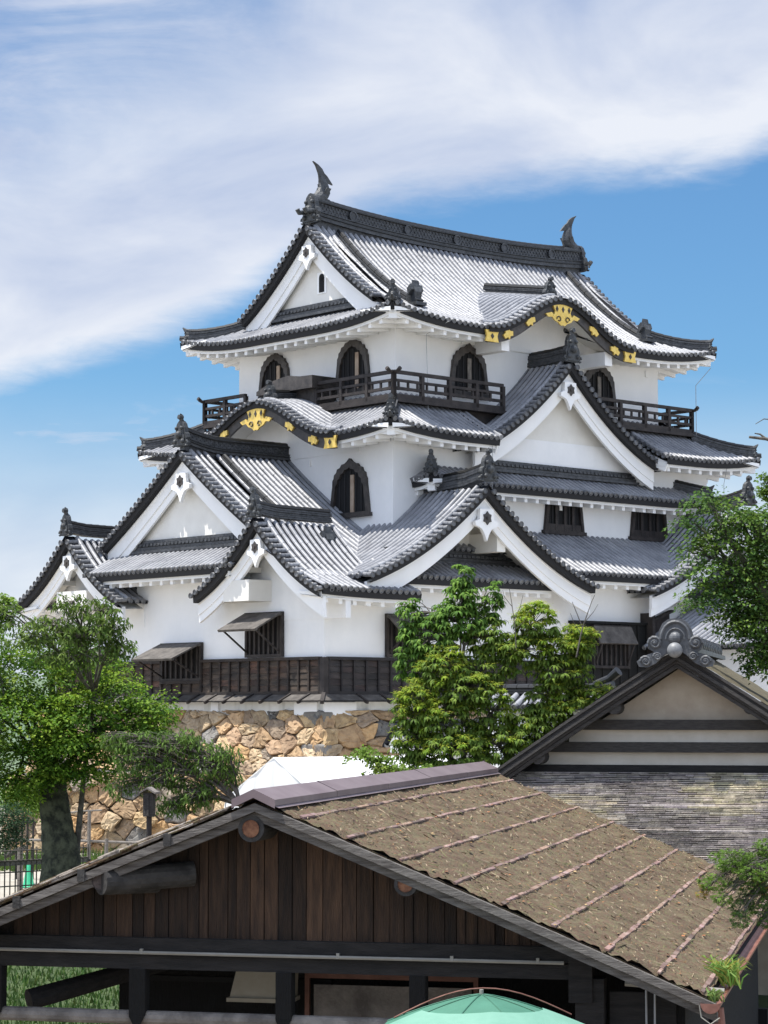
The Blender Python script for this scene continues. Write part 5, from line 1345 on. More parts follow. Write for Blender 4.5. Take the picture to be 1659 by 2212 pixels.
b = MB(); b.add([(-3.7,y_,zt_-.05),(4.6,y_,zt_-.05),(4.6,y_-3.2,zt_-2.28),(-5.5,y_-3.2,zt_-2.28)], [(0,1,2,3)]); b.build('roof_underlay', M['blackrake'], house, recalc=False)
b = MB(); b.prism([(-3.2,0),(3.4,0),(3.4,hr(3.4)-.45),(0,HZ-.45),(-3.2,hr(3.2)-.45)], lambda a, q, d: Vector((a, d, q)), PYH+.32, LH-.3); b.build('house_wall', M['clay'], house)
# ridge: end tile with scrolls, ball and ribbed cover
b = MB(); c = Vector((0,-.22,HZ-.04)); w = .8
F = lambda a, q, d: c+Vector((a, -d, q))
half = [(0,.92),(.16,.90),(.30,.80),(.38,.64),(.42,.50),(.60,.46),(.66,.32),(.60,.18),(.50,.12),(.78,.02),(.92,-.10),(.86,-.22),(.66,-.24),(.46,-.14),(.26,.05),(0,.22)]
poly = [(a*w, q*w) for a, q in half]; poly = poly+[(-a, q) for a, q in poly[::-1][1:-1]]
b.prism([(a, q-.12) for a, q in poly], F, -.06, .06)
for sg in (-1, 1):
    for (sx_, sz_, r_, tr) in ((.48,.30,.125,.035), (.70,-.13,.10,.03), (.42,-.02,.08,.025)):
        b.tube([F(sg*(sx_*w+r_*(1-t/13)*math.cos(t)), sz_*w-.12+.03+r_*(1-t/13)*math.sin(t), .08) for t in [i*.6 for i in range(18)]], tr, 6)
        b.sphere(F(sg*sx_*w, sz_*w-.09, .07), r_*.45, 8)
b.tube([F(.34*w*math.cos(t), .42*w+.42*w*math.sin(t)-.12, .07) for t in [math.pi*i/12 for i in range(13)]], .035, 6)
b.tube([F(.22*w*math.cos(t), .42*w+.26*w*math.sin(t)-.12, .07) for t in [math.pi*i/10 for i in range(11)]], .025, 6)
b.sphere(F(0,.30*w,.08), .12, 10)
og = b.build('ridge_end_tile', M['gtile'], house)
b = MB(); b.sphere((0,-.40,HZ-.03), .145, 18); b.build('round_tile_ball', material('ball_tile', (.15,.155,.16), .5, (.24,.245,.25), 7), og, smooth=True)
b = MB(); random.seed(2)
for k in range(40):
    y0_, y1_ = -.12+LH*k/40, -.12+LH*(k+1)/40-.01
    b.tube([(0,y0_,HZ+.16),(0,y1_,HZ+.16)], [.20+.008*(k%2), .195], 14)
for sg in (-1, 1): b.box((sg*.20-.05,-.12,0),(sg*.20+.05,LH,.09), 0, None, lambda a, q, d: Vector((a, q, HZ+d-.02)))
b.build('ridge', M['gtile'], house)
#---TREES---
# ================================================================== trees and shrubs
M['leaf'] = material('leaf_green', (1.0,1.05,.9), .6, (1.35,1.4,1.1), 1.5, tint=True, transl=.42, spec=.18)
M['bark'] = material('mossy_bark', (.022,.024,.016), .95, (.10,.105,.065), 5, 1.0, 16, detail=10, lo=.4, hi=.62)
M['bark2'] = material('grey_twig_bark', (.055,.048,.040), .9, (.15,.135,.115), 8, .6, 20)
def rough_tube(mb, pts, rad, n=22, sub=7, amp=.10):
    P, Rr = [], []
    for i in range(len(pts)-1):
        for k in range(sub): t = k/sub; P.append(Vector(pts[i]).lerp(Vector(pts[i+1]), t)); Rr.append(rad[i]+(rad[i+1]-rad[i])*t)
    P.append(Vector(pts[-1])); Rr.append(rad[-1]); q = MB(); q.tube(P, Rr, n, 0); ph = [random.uniform(0, 6.28) for _ in range(6)]
    for i in range(len(P)):
        for k in range(n):
            a = 2*math.pi*k/n; f = 1+amp*(math.sin(5*a+ph[0]+i*.12)*.5+math.sin(9*a+ph[1]-i*.2)*.35+math.sin(3*a+ph[2]+i*.5)*.35+random.gauss(0,.35)); v = Vector(q.v[i*n+k]); q.v[i*n+k] = tuple(P[i]+(v-P[i])*f)
    mb.add(q.v, [tuple(f) for f in q.f], 0)
def rnd_in(c, r):
    while True:
        p = Vector((random.uniform(-1,1), random.uniform(-1,1), random.uniform(-1,1)))
        if p.length <= 1: break
    k = p.length; p = p*((.45+.55*k)/max(k, .05)) if k < .6 else p
    return Vector((c[0]+p.x*r[0], c[1]+p.y*r[1], c[2]+p.z*r[2]))
def kite(mb, p, d, nrm, L, W, c):
    s = d.cross(nrm).normalized(); q = nrm*(-L*.12)
    mb.add([p, p+d*L*.45+s*W, p+d*L+q, p+d*L*.45-s*W], [(0,1,2,3)], 0, c)
def pad(mb, c, out, r, n, L, W, cols, tilt=.5, flat=.14):
    base_n = Vector((0,0,1))+out*random.uniform(.1, .6)+Vector((random.gauss(0,.2), random.gauss(0,.2), 0)); base_n.normalize()
    e1 = base_n.orthogonal().normalized(); e2 = base_n.cross(e1); kc = random.choice(cols); kk = random.uniform(.75, 1.25)
    for _ in range(n):
        a = random.uniform(0, 6.283); q = r*math.sqrt(random.random()); rad = e1*math.cos(a)+e2*math.sin(a)
        p = c+rad*q+base_n*(random.gauss(0, flat*r)-q*q/r*.25)
        d = (rad+Vector((random.gauss(0,.6), random.gauss(0,.6), random.gauss(-.25,.35)))).normalized()
        nn = (base_n+Vector((random.gauss(0,tilt), random.gauss(0,tilt), random.gauss(0,tilt*.4)))).normalized()
        k = kk*random.uniform(.75, 1.25); kite(mb, p, d, nn, L*random.uniform(.7,1.25), W*random.uniform(.7,1.2), tuple(x*k for x in kc))
def limb(mb, p, q, r0, r1, wig=.12, n=7, seg=6):
    p, q = Vector(p), Vector(q); L = (q-p).length; pts = []; o1 = Vector((random.gauss(0,wig), random.gauss(0,wig), random.gauss(0,wig)*.6))*L
    for i in range(n+1):
        t = i/n; pts.append(p.lerp(q, t)+o1*math.sin(math.pi*t)*.5+Vector((0,0,L*.10*math.sin(math.pi*t)))+Vector((random.gauss(0,.012), random.gauss(0,.012), random.gauss(0,.012)))*L*(0 if i in (0,n) else 1))
    mb.tube(pts, [r0+(r1-r0)*(i/n)**.8 for i in range(n+1)], seg, 0); return pts
def maple(name, label, base_p, trunk_pts, trunk_r, clumps, cols, L=.085, W=.03, dens=1., padr=.34, padn=34, group=None, cat='tree', bark='bark', limbs=True, depr=1.0):
    """clumps: (x, y, depth, rx, ry) in picture units of the photo used as a survey of where each bough stands"""
    t = empty(name, base_p, 0, label, cat, group); B = Vector(base_p)
    tb, lb = MB(), MB()
    tp = [Vector(p)-B for p in trunk_pts]
    rough_tube(tb, tp, trunk_r) if trunk_r[0] > .2 else tb.tube(tp, trunk_r, 14, 0)
    for i, (x, y, dep, rx, ry) in enumerate(clumps):
        c = at(x, y, dep)-B; k = dep/FPX; r = (rx*k, rx*k*.9*depr, ry*k)
        if limbs:
            src = tp[-1] if len(tp) < 3 else tp[random.randint(len(tp)//2, len(tp)-1)]
            pts = limb(tb, src, c, trunk_r[-1]*.55, .02)
            for _ in range(4): limb(tb, pts[random.randint(3,6)], rnd_in(c, r), .022, .006, .15, 5, 4)
        vol = (r[0]*r[2]); npad = max(3, int(dens*vol/(padr*padr)*14))
        for _ in range(npad):
            p = rnd_in(c, r); o = (p-c); o.z *= .4; o = o.normalized() if o.length > .01 else Vector((0,0,1))
            pad(lb, p, o, padr*random.uniform(.6,1.2), int(padn*random.uniform(.7,1.2)), L, W, cols)
    tb.build('trunk', M[bark], t, smooth=True); lb.build('crown', M['leaf'], t, recalc=False); return t
GL = [(.10,.18,.02), (.14,.22,.025), (.07,.14,.02), (.17,.24,.03), (.055,.115,.02)]
random.seed(101)
tb_ = at(128, 1900, 50); tb_.z = -.2
maple('maple_tree', 'large green maple with a thick mossy trunk at the left edge', tb_,
      [(tb_.x+.05, 50, -.2), at(133, 1850, 50), at(122, 1770, 50), at(112, 1700, 50), at(100, 1640, 50), at(110, 1560, 50)], [.56,.39,.31,.30,.22,.13],
      [(60,1470,49.5,110,60),(180,1440,50,90,55),(250,1500,49.5,75,50),(310,1540,49.6,60,45),(40,1560,49,120,70),(160,1570,49,110,65),(250,1590,50,80,45),(70,1650,49.2,110,50),(-60,1500,50,130,90),(-80,1620,50,130,80),
       (325,1600,50.4,44,44),(335,1555,50.5,36,30),(300,1640,50.3,44,26),(350,1545,50.3,24,20),(330,1570,50.5,38,38),(-30,1400,50.5,80,50),(100,1405,50.5,80,40),(215,1650,49.5,65,38),(30,1700,50,80,30),(160,1350+20,51,50,20),(250,1460,50.5,60,35),(350,1520,50.5,22,40),(110,1650,49.0,60,30),(170,1670,49.0,40,26),(60,1690,49.0,50,28),(120,1600,49.0,60,36),(140,1520,49.2,80,40)], GL, dens=1.1)
maple('leafy_branch', 'pale green maple spray entering at the left edge beside the leftmost eave', at(-40,1330,49)+Vector((0,0,-3.2)), [at(-40,1330,49)+Vector((0,0,-3.2)), at(-40,1330,49)], [.06,.03],
      [(5,1305,49,32,26),(-30,1340,49,40,30),(15,1340,49,20,12),(0,1600,48.5,24,14)], [(.15,.22,.04),(.12,.19,.04)], dens=1.2, padr=.18, padn=22)
# slender tree with pointed leaves and thin twigs rising over the maple
def slender(name, label, base_p, tips, cols, L, W, spread, n, stem_from, tw=.012, group=None, nl=7, droop=.8):
    t = empty(name, base_p, 0, label, 'tree', group); B = Vector(base_p); tb, lb = MB(), MB(); s0 = Vector(stem_from)-B
    tb.tube([(0,0,0), s0*.35+Vector((-.1,0,0)), s0*.7+Vector((-.08,0,0)), s0], [.09,.07,.05,.035], 8)
    for (x, y, dep, rx, ry, cnt) in tips:
        k = dep/FPX; c = at(x, y, dep)-B; pts = limb(tb, s0, c, .035, .012, .1)
        for _ in range(cnt):
            p = rnd_in(c, (rx*k, rx*k*.8, ry*k)); q = limb(tb, pts[random.randint(3,7)], p, tw, .004, .12, 5, 4)
            for m_ in range(nl):
                o = q[random.randint(2,5)] if m_ % 2 else p
                o = o+Vector((random.gauss(0,.05), random.gauss(0,.05), random.gauss(0,.03)))
                d = Vector((random.gauss(0,.6), random.gauss(0,.6), -droop*random.uniform(.3,1.3))).normalized(); nn = Vector((random.gauss(0,.5), random.gauss(0,.5), 1)).normalized()
                kk = random.uniform(.7,1.3); cc = random.choice(cols); kite(lb, o, d, nn, L*random.uniform(.7,1.25), W, tuple(v*kk for v in cc))
    tb.build('trunk', M['bark2'], t, smooth=True); lb.build('crown', M['leaf'], t, recalc=False); return t
b0 = at(165, 1700, 50.6); b0.z = 0
slender('cherry_tree', 'slender tree of sparse pointed leaves rising above the maple before the white wall', b0,
        [(155,1300,47,45,22,26),(215,1320,47,55,30,34),(110,1350,47,70,25,40),(180,1375,47,80,30,60),(265,1395,47,32,28,26),(60,1385,47,50,22,30),(240,1350,47,40,30,30),(150,1420,47,80,24,50),(20,1330,47,35,30,8)],
        [(.07,.12,.03),(.10,.15,.04),(.13,.18,.05)], .13, .022, 0, 0, at(205,1500,49.3), nl=11)
b1 = at(560, 1900, 43); b1.z = -.4
slender('weeping_tree', 'drooping grey green tree with narrow leaves hanging before the stone wall left of the tent', b1,
        [(300,1600,43,60,28,66),(380,1600,43,60,30,76),(450,1640,43,60,44,96),(340,1670,43,60,50,90),(420,1710,43,56,44,84),(290,1640,43,55,44,50),(250,1600,43,40,20,22),(490,1670,43,32,24,30),(500,1630,43,40,16,16),(370,1740,43,36,20,40),(260,1700,43,30,30,30)],
        [(.09,.15,.035),(.12,.19,.05),(.07,.12,.03)], .11, .016, 0, 0, at(520,1740,43), nl=9, droop=1.1)
# middle tree: long hanging leaves, flowering tips
def rosette(mb, c, out, n, L, W, cols, top=None):
    for i in range(n):
        a = 2*math.pi*i/n+random.uniform(-.4,.4); d = Vector((math.cos(a), math.sin(a), random.uniform(-.1,.5)))+out*.4; d.normalize(); l = L*random.uniform(.7,1.2); s = d.cross(Vector((0,0,1))).normalized(); kk = random.uniform(.75,1.25); cc = random.choice(cols); cc = tuple(v*kk for v in cc)
        p1 = c+d*l*.3; p2 = p1+(d+Vector((0,0,-.9))).normalized()*l*.35; p3 = p2+(d*.3+Vector((0,0,-1.2))).normalized()*l*.35; f = Vector((0,0,-W*.35))
        mb.add([c, p1+s*W+f, p1-s*W+f, p1, p2+s*W*.9+f, p2-s*W*.9+f, p2, p3], [(0,1,3),(0,3,2),(1,4,6,3),(3,6,5,2),(4,7,6),(6,7,5)], 0, cc)
    if top:
        for i in range(34):
            a = random.uniform(0, 6.28); r_ = random.uniform(.02,.15); p = c+Vector((r_*math.cos(a), r_*math.sin(a), random.uniform(.0,.05))); kk = random.uniform(.8,1.3)
            kite(mb, p, Vector((math.cos(a), math.sin(a), random.uniform(-.1,.5))).normalized(), Vector((0,0,1)), random.uniform(.03,.07), .012, tuple(v*kk for v in random.choice(top)))
def laurel(name, label, base_p, clumps, stems):
    t = empty(name, base_p, 0, label, 'tree'); B = Vector(base_p); tb, lb = MB(), MB()
    sp = []
    for (x0, y0, x1, y1, dep, r) in stems: sp.append(limb(tb, at(x0,y0,dep)-B, at(x1,y1,dep)-B, r, r*.3, .05, 8, 8)); 
    for x0 in stems[:4]: tb.tube([Vector((at(x0[0],x0[1],x0[4])-B).to_tuple()), Vector((0,0,0))], [x0[5], x0[5]*1.4], 8)
    for (x, y, dep, rx, ry, n, fl) in clumps:
        k = dep/FPX; c = at(x, y, dep)-B; r = (rx*k*1.12, rx*k*.95, ry*k*1.22); st = min((p for s_ in sp for p in s_), key=lambda q: (q-c).length+max(0, q.z-c.z)*.8); pts = limb(tb, st, c, .035, .012)
        for i in range(n):
            p = rnd_in(c, r); o = (p-c); o = o.normalized() if o.length > .01 else Vector((0,0,1))
            if i % 3 == 0: limb(tb, pts[random.randint(3,7)], p, .012, .005, .1, 4, 4)
            up = (p.z-c.z)/r[2]; yel = fl and up > -.35 and random.random() < fl; rosette(lb, p+Vector((0,0,.05)) if yel else p, o, random.randint(7,10), .17 if yel else .21, .026, [(.18,.26,.03),(.14,.22,.03),(.22,.27,.04)] if yel and i % 2 else [(.095,.18,.035),(.065,.13,.028),(.135,.22,.045)] if not fl else [(.125,.185,.04),(.155,.21,.045),(.085,.14,.03)], [(.34,.38,.06),(.42,.42,.09),(.28,.35,.05)] if yel else None)
    tb.build('trunk', M['bark2'], t, smooth=True); lb.build('crown', M['leaf'], t, recalc=False); return t
random.seed(202)
b2 = at(1010, 1720, 47); b2.z = -.1
laurel('flowering_tree', 'tall tree with long hanging leaves and yellow flower clusters in front of the keep', b2,
       [(1000,1245,47,16,32,26,0),(1000,1290,47,32,34,70,0),(990,1340,47,60,36,120,0),(1062,1300,47,18,40,34,0),(930,1380,47,60,42,130,0),(885,1330,47,22,36,34,0),(900,1430,47,45,38,90,0),(1050,1370,47,40,40,80,.1),(1090,1400,47,40,30,60,.5),
        (1155,1345,46.8,45,34,100,.8),(1130,1410,46.8,60,34,100,.7),(1225,1400,46.8,48,30,90,.8),(1250,1380,46.8,36,22,50,.8),(1210,1450,46.8,60,32,90,.6),(1190,1500,46.8,50,26,60,.5),(960,1440,46.5,50,32,100,.8),(1000,1490,46.5,70,32,130,.6),(900,1530,46.4,45,50,130,.8),(960,1560,46.4,60,44,150,.5),
        (890,1600,46.4,42,36,90,.7),(980,1620,46.3,75,40,150,.5),(1060,1540,46.6,50,50,80,.3),(1075,1610,46.4,60,44,110,.5),(1150,1570,46.8,50,40,90,.4),(1230,1530,46.8,60,26,90,.8),(1275,1500,46.8,45,18,55,.8),(1130,1620,46.8,50,26,60,.4),(940,1670,46.3,60,20,60,.5),(1180,1555,46.8,50,30,60,.3),(1040,1450,47,60,40,90,.3)],
       [(1010,1700,1000,1330,47,.07),(1040,1690,1110,1400,46.9,.06),(990,1700,900,1480,46.7,.05),(1060,1700,1220,1480,46.8,.05),(1000,1600,1000,1250,47,.03),(1085,1700,1150,1500,46.7,.04)])
maple('low_maple', 'low spray of bright maple leaves over the white tent roof', at(830,1760,38)+Vector((0,0,-2.6)), [at(830,1760,38)+Vector((0,0,-2.6)), at(840,1700,38)], [.06,.03],
      [(790,1630,38,40,14),(830,1650,38,46,16),(865,1665,38,34,14),(820,1672,38,30,8),(925,1672,38,26,20)], [(.13,.20,.04),(.17,.22,.05),(.10,.16,.04)], dens=.9, padr=.16, padn=24, L=.075, W=.026)
random.seed(303)
b3 = at(1700, 1600, 46); b3.z = -.2
maple('dark_maple', 'broad maple of layered foliage at the right edge above the tiled ball', b3, [tuple(b3), at(1700,1500,46), at(1690,1380,46), at(1660,1300,46), at(1620,1240,46)], [.34,.26,.2,.15,.10],
      [(1530,1085,46,62,18),(1500,1130,46,40,12),(1600,1120,46,60,28),(1560,1160,46,70,26),(1640,1190,46,60,40),(1500,1185,46,48,20),(1550,1230,46,65,30),(1620,1270,46,60,36),(1530,1285,46,60,24),(1660,1130,46,50,40),(1690,1220,46,60,60),(1600,1340,46,55,30),(1650,1330,46,60,40),(1640,1400,46,36,36),(1690,1400,46,60,60),(1645,1440,46,28,18),(1590,1300,46,50,22),(1560,1330,46,30,14)],
      [(.085,.145,.03),(.11,.17,.035),(.065,.12,.03),(.05,.10,.03)], dens=1.9, padr=.40, padn=44, L=.085, W=.028)
maple('far_maple', 'small spray of leaves at the right edge beside the skirt eave', at(1690,1100,60)+Vector((0,0,-7)), [at(1690,1100,60)+Vector((0,0,-7)), at(1700,1030,60)], [.12,.05],
      [(1655,1045,60,14,26),(1680,1060,60,30,40)], [(.085,.145,.03),(.11,.17,.035)], dens=1.2, padr=.22, padn=26)
# bare twigs entering from the right, dead twigs over the flowering tree
def twigs(name, label, paths, dep):
    b = MB()
    for i, pts in enumerate(paths): b.tube([at(x, y, dep+.1*i) for x, y, r_ in pts], [r_*dep/FPX for x, y, r_ in pts], 6)
    return tag(b.build(name, M['bark2'], smooth=True), label, 'branch')
twigs('bare_branch', 'bare grey branch reaching in from the right edge beside the eave', [[(1720,975,5),(1690,958,4.5),(1655,948,4),(1618,944,3)],[(1655,948,3),(1642,938,2),(1630,936,1.2)],[(1720,910,2),(1680,907,1.6),(1650,905,1.2),(1632,916,.8)]], 40)
twigs('dead_twigs', 'leafless grey twigs standing above the flowering tree before the white wall', [[(1245,1420,2),(1255,1370,1.6),(1262,1345,1.3),(1278,1300,.9),(1285,1285,.6)],[(1258,1355,1.2),(1244,1320,.9),(1236,1300,.6)],[(1262,1345,1),(1282,1322,.7),(1292,1305,.5)],[(1255,1370,1),(1240,1345,.7),(1232,1325,.5)]], 46)
twigs('dry_twigs', 'thin dry grey twigs above the left half of the flowering tree before the white wall', [[(1115,1400,1.6),(1112,1350,1.2),(1105,1300,.9),(1100,1270,.6)],[(1110,1340,1),(1124,1310,.7),(1130,1285,.5)],[(1106,1310,.8),(1090,1290,.6),(1086,1275,.4)],[(1112,1360,.8),(1130,1345,.6),(1142,1320,.4)]], 46)
# star-leaved maple bough over the lower right of the shed roof
def star(mb, p, nrm, d, r, c):
    s = d.cross(nrm).normalized()
    for k, l in ((-2,.55),(-1,.85),(0,1.),(1,.85),(2,.55)):
        a = k*.72; q = d*math.cos(a)+s*math.sin(a); w = s*math.cos(a)-d*math.sin(a)
        mb.add([p, p+q*r*l*.45+w*r*.11, p+q*r*l-nrm*r*.12, p+q*r*l*.45-w*r*.11], [(0,1,2,3)], 0, c)
def bough(name, label, base_p, clumps, cols, r):
    t = empty(name, base_p, 0, label, 'branch'); B = Vector(base_p); tb, lb = MB(), MB()
    for (x, y, dep, rx, ry, n, tone) in clumps:
        k = dep/FPX; c = at(x, y, dep)-B; pts = limb(tb, Vector((0,0,0)), c, .02, .006, .06)
        for i in range(n):
            p = rnd_in(c, (rx*k, rx*k, ry*k)); 
            if i % 6 == 0: limb(tb, pts[random.randint(4,7)], p, .005, .002, .1, 4, 4)
            kk = random.uniform(.7,1.35); cc = cols[tone] if random.random() < .8 else cols[0]
            star(lb, p, Vector((random.gauss(0,.45), random.gauss(-.2,.45), 1)).normalized(), Vector((random.gauss(0,1), random.gauss(-.3,1), random.gauss(-.5,.3))).normalized(), r*random.uniform(.7,1.25), tuple(v*kk for v in cc))
    tb.build('trunk', M['bark2'], t, smooth=True); lb.build('crown', M['leaf'], t, recalc=False); return t
random.seed(404)
bough('maple_bough', 'star leaved maple bough hanging over the lower right of the mossy roof', at(1720,1850,26.5),
      [(1640,1855,26.5,42,18,240,0),(1590,1870,26.5,46,16,230,0),(1545,1905,26.5,40,20,200,0),(1620,1910,26.5,44,26,260,1),(1640,1950,26.5,34,32,240,1),(1600,1955,26.5,26,22,110,1),(1665,1900,26.5,40,44,260,2),(1655,1990,26.5,22,18,90,1),(1515,1925,26.5,16,14,40,2),(1580,1850,26.3,50,18,240,0),(1630,1880,26.2,44,26,260,0),(1600,1985,26.3,24,22,110,1),(1655,1830,26.4,30,20,140,0),(1560,1940,26.3,24,16,90,0)],
      [(.10,.17,.03),(.055,.11,.03),(.26,.17,.04)], .045)
# strap-leaved plant growing out of the gutter
def strap(name, label, p, n, h, cols):
    t = MB(); p = Vector(p)
    for i in range(n):
        a = random.uniform(0, 6.28); l = h*random.uniform(.5,1.1); b_ = p+Vector((random.gauss(0,.05), random.gauss(0,.30 if n > 100 else .06), 0)); d = Vector((math.cos(a)*.5-.15, math.sin(a)*.5, 1)).normalized(); s = d.cross(Vector((0,1,.2))).normalized()*.009; kk = random.uniform(.7,1.3); c = tuple(v*kk for v in random.choice(cols))
        p1 = b_+d*l*.5; p2 = p1+(d+Vector((math.cos(a), math.sin(a), -.6))*.6).normalized()*l*.35; p3 = p2+(d*.4+Vector((math.cos(a), math.sin(a), -1))).normalized()*l*.25
        t.add([b_-s, b_+s, p1+s, p1-s, p2+s*.8, p2-s*.8, p3], [(0,1,2,3),(3,2,4,5),(5,4,6)], 0, c)
    return tag(t.build(name, M['leaf'], recalc=False), label, 'plant')
Ms = Matrix.Translation(shed.location) @ Matrix.Rotation(SA, 4, 'Z')
strap('gutter_plant', 'tall clump of strap leaves growing from the brown gutter', Ms @ Vector((XR+.06, 2.2, gzz-.03)), 150, .42, [(.09,.17,.04),(.13,.20,.05),(.20,.20,.05)])
strap('gutter_weed', 'smaller weed at the near end of the brown gutter', Ms @ Vector((XR+.03, .25, gzz-.03)), 60, .20, [(.12,.19,.06),(.18,.22,.08)])
# dark shrub, light shrub at the left
def shrub(name, label, clumps, cols, L, W, padr=.22, n=30):
    b = MB()
    for (x, y, dep, rx, ry) in clumps:
        k = dep/FPX; c = at(x, y, dep); r = (rx*k, rx*k, ry*k)
        for _ in range(int(60*r[0]*r[2]/(padr*padr)*.22)+4):
            p = rnd_in(c, r); o = (p-c).normalized(); pad(b, p, o, padr, n, L, W, cols, .8, .5)
    return tag(b.build(name, M['leaf'], recalc=False), label, 'shrub')
shrub('dark_shrub', 'dark blue green clipped shrub at the left edge behind the bamboo fence', [(-10,1790,57,50,45),(20,1760,57,40,30),(30,1810,57,26,26)], [(.035,.065,.035),(.025,.05,.03)], .07, .02)
shrub('light_shrub', 'yellow green shrub between the dark shrub and the maple trunk', [(60,1725,62,60,34),(110,1740,62,30,20)], [(.13,.20,.04),(.09,.15,.03)], .09, .03)

# ================================================================== small things on the left
# green cone
c = at(62, 1880, 61); gc = empty('traffic_cone', (c.x, c.y, gz(c.x, c.y)), 0, 'green traffic cone behind the bamboo lattice fence', 'cone')
mc = material('green_plastic', (.02,.33,.16), .4, (.03,.38,.19), 3)
b = MB(); b.lathe([(.17,.03),(.15,.05),(.035,.70),(.02,.72),(0,.72)], (0,0,0), 16); b.build('cone_body', mc, gc, smooth=True)
b = MB(); b.box((-.2,-.2,0),(.2,.2,.035)); b.build('base', mc, gc)
# bamboo lattice fence
c0 = at(-60, 1895, 52); c1 = at(190, 1885, 54); fn = empty('bamboo_fence', (c0.x, c0.y, -.2), 0, 'square bamboo lattice fence on dark posts at the left edge', 'fence')
zt0, zt1 = at(30, 1832, 52.5).z+.2, 0
b = MB(); d = Vector((c1.x-c0.x, c1.y-c0.y, 0)); n = 22
for i in range(n+1): p = d*(i/n); b.tube([p, p+Vector((0,0,zt0))], .016, 6)
b.build('upright_canes', M['bark2'], fn)
b = MB()
for q in (.96,.83,.68,.5,.3,.12): b.tube([Vector((0,-.02,zt0*q)), d+Vector((0,-.02,zt0*q))], .016, 6)
b.build('level_canes', M['bark2'], fn)
for q in (.12,.62,1.0):
    b = MB(); p = d*q; b.tube([p+Vector((0,.06,-.3)), p+Vector((0,.06,zt0*.8))], .06, 8); b.build('fence_post', M['darkwood'], fn)
b = MB(); b.bar(Vector((0,.05,zt0*.80)), d+Vector((0,.05,zt0*.80)), .08, .12); b.build('top_rail', M['greywood'], fn)
# pole frame with rails
def railset(name, label, cat, posts_, rails, mat='greywood'):
    p0 = posts_[0]; r0 = at(*p0[:2], p0[3]); t = empty(name, (r0.x, r0.y, gz(r0.x, r0.y)), 0, label, cat); B = t.location
    for x, y0_, y1_, dep, r in posts_:
        a, b_ = at(x, y0_, dep), at(x, y1_, dep); b_ = Vector((a.x, a.y, gz(a.x, a.y)-.1)); b = MB(); b.tube([b_-B, a-B], [r*1.1, r], 8); b.build('post', M[mat], t)
    for x0, y0_, x1, y1_, d0, d1, r in rails: b = MB(); b.tube([at(x0,y0_,d0)-B, at(x0,y0_,d0).lerp(at(x1,y1_,d1), .5)+Vector((0,0,.02))-B, at(x1,y1_,d1)-B], r, 8); b.build('rail', M[mat], t)
railset('pole_frame', 'tall grey pole with level rails in front of the rubble wall', 'fence', [(193,1752,0,60,.045),(230,1812,0,60,.05),(44,1830,0,59,.07)], [(130,1758,220,1750,60,60,.022),(20,1814,330,1822,60,60,.035)])
railset('log_rail', 'pale log rail on the grass slope seen through the shed opening', 'fence', [(10,2052,0,50,.06),(150,2052,0,50,.06),(300,2056,0,50,.06)], [(-20,2066,330,2064,50,50,.075)], 'pipe')
railset('drying_rack', 'dark bamboo rack leaning on the shrub at the left', 'rack', [(36,1768,0,64,.03),(48,1766,0,64,.03),(60,1766,0,64,.03),(72,1765,0,64,.03)], [(28,1778,80,1776,64,64,.03),(10,1850,60,1830,64,64,.07)], 'darkwood')
# roofed wooden box on a post
c = at(322, 1790, 41); sb_ = empty('post_box', (c.x, c.y, gz(c.x, c.y)), R(-12), 'dark roofed wooden sign box on a post above the shed roof', 'sign box')
z0 = at(322,1764,41).z-gz(c.x,c.y); z1 = at(322,1712,41).z-gz(c.x,c.y)
b = MB(); b.tube([(0,0,0),(0,0,z0+.05)], .05, 8); b.build('post', M['darkwood'], sb_)
b = MB(); b.box((-.09,-.08,z0),(.09,.08,z1)); b.box((-.02,-.10,z0+.02),(.02,-.08,z1-.04)); b.build('box', M['blackrake'], sb_)
b = MB(); b.prism([(-.15,z1-.02),(-.15,z1+.01),(0,z1+.10),(.15,z1+.01),(.15,z1-.02),(0,z1+.065)], lambda a, q, d: Vector((a, d, q)), -.14, .14); b.build('box_roof', M['greywood'], sb_)
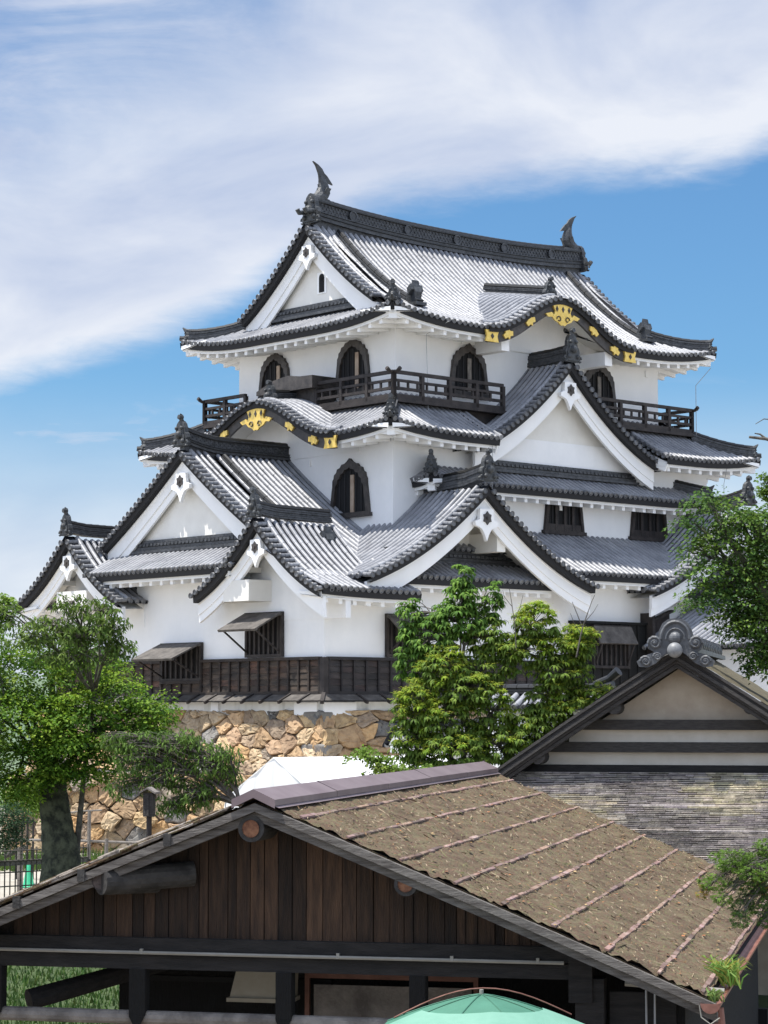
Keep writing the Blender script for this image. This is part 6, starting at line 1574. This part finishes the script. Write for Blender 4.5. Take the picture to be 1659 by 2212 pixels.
# tiled plaster wall and small gate roof half hidden by the flowering tree
gw = at(858, 1600, 62); gt_ = empty('gate_roof', (gw.x, gw.y, 0), R(20), 'small tiled gable roof with plastered eave at the left foot of the flowering tree', 'gate')
zg = gw.z
b = MB(); slope(b, lambda a, d, z: Vector((a, -d, z)), -.15, 3.0, lambda a: 0, lambda a: .75, lambda a, d: zg+.35-.62*d); slope(b, lambda a, d, z: Vector((a, d, z)), -.15, 3.0, lambda a: 0, lambda a: .75, lambda a, d: zg+.35-.62*d)
go = b.build('roof', [M['tile'], M['pan']], gt_, 'sides', recalc=False)
b = MB(); rollridge(b, [(-.15,0,zg+.33),(3.0,0,zg+.33)], .2, .14, 2, .08); b.build('ridge', [M['ridge'], M['tile']], go)
b = MB(); b.box((.0,-.55,zg-.32),(3,.55,zg-.14)); b.box((.2,-.2,0),(2.9,.2,zg-.3)); b.prism([(-.6,zg-.12),(.6,zg-.12),(0,zg+.28)], lambda a, q, d: Vector((d, a, q)), -.02, .1)
for k in range(6): b.box((.1+k*.5,-.62,zg-.42),(.25+k*.5,-.5,zg-.3))
b.build('plaster_body', M['plaster'], gt_)
w0, w1 = at(1070, 1530, 57), at(1325, 1500, 55); pw = empty('tiled_wall', (w0.x, w0.y, 0), math.atan2(w1.y-w0.y, w1.x-w0.x), 'white plaster wall capped with bright tiles behind the flowering tree', 'wall')
Lw = math.hypot(w1.x-w0.x, w1.y-w0.y); zw = at(1150, 1505, 56).z
b = MB()
for sg in (-1, 1): slope(b, (lambda sg: (lambda a, d, z: Vector((a, sg*d, z))))(sg), 0, Lw, lambda a: 0, lambda a: .62, lambda a, d: zw+.08-.55*d)
wo = b.build('coping_tiles', [M['tile'], M['pan']], pw, 'sides', recalc=False)
b = MB(); rollridge(b, [(0,0,zw+.07),(Lw*.8,0,zw+.07),(Lw,0,zw+.14)], .2, .12, 2, .09); b.tube([(Lw-.5,0,zw+.28),(Lw-.1,0,zw+.42),(Lw+.15,0,zw+.60)], [.10,.10,.12], 12); b.build('ridge', [M['tile'], M['tile']], wo)
b = MB(); b.box((0,-.22,-.5),(Lw,.22,zw-.15)); b.build('plaster_body', M['plaster'], pw)
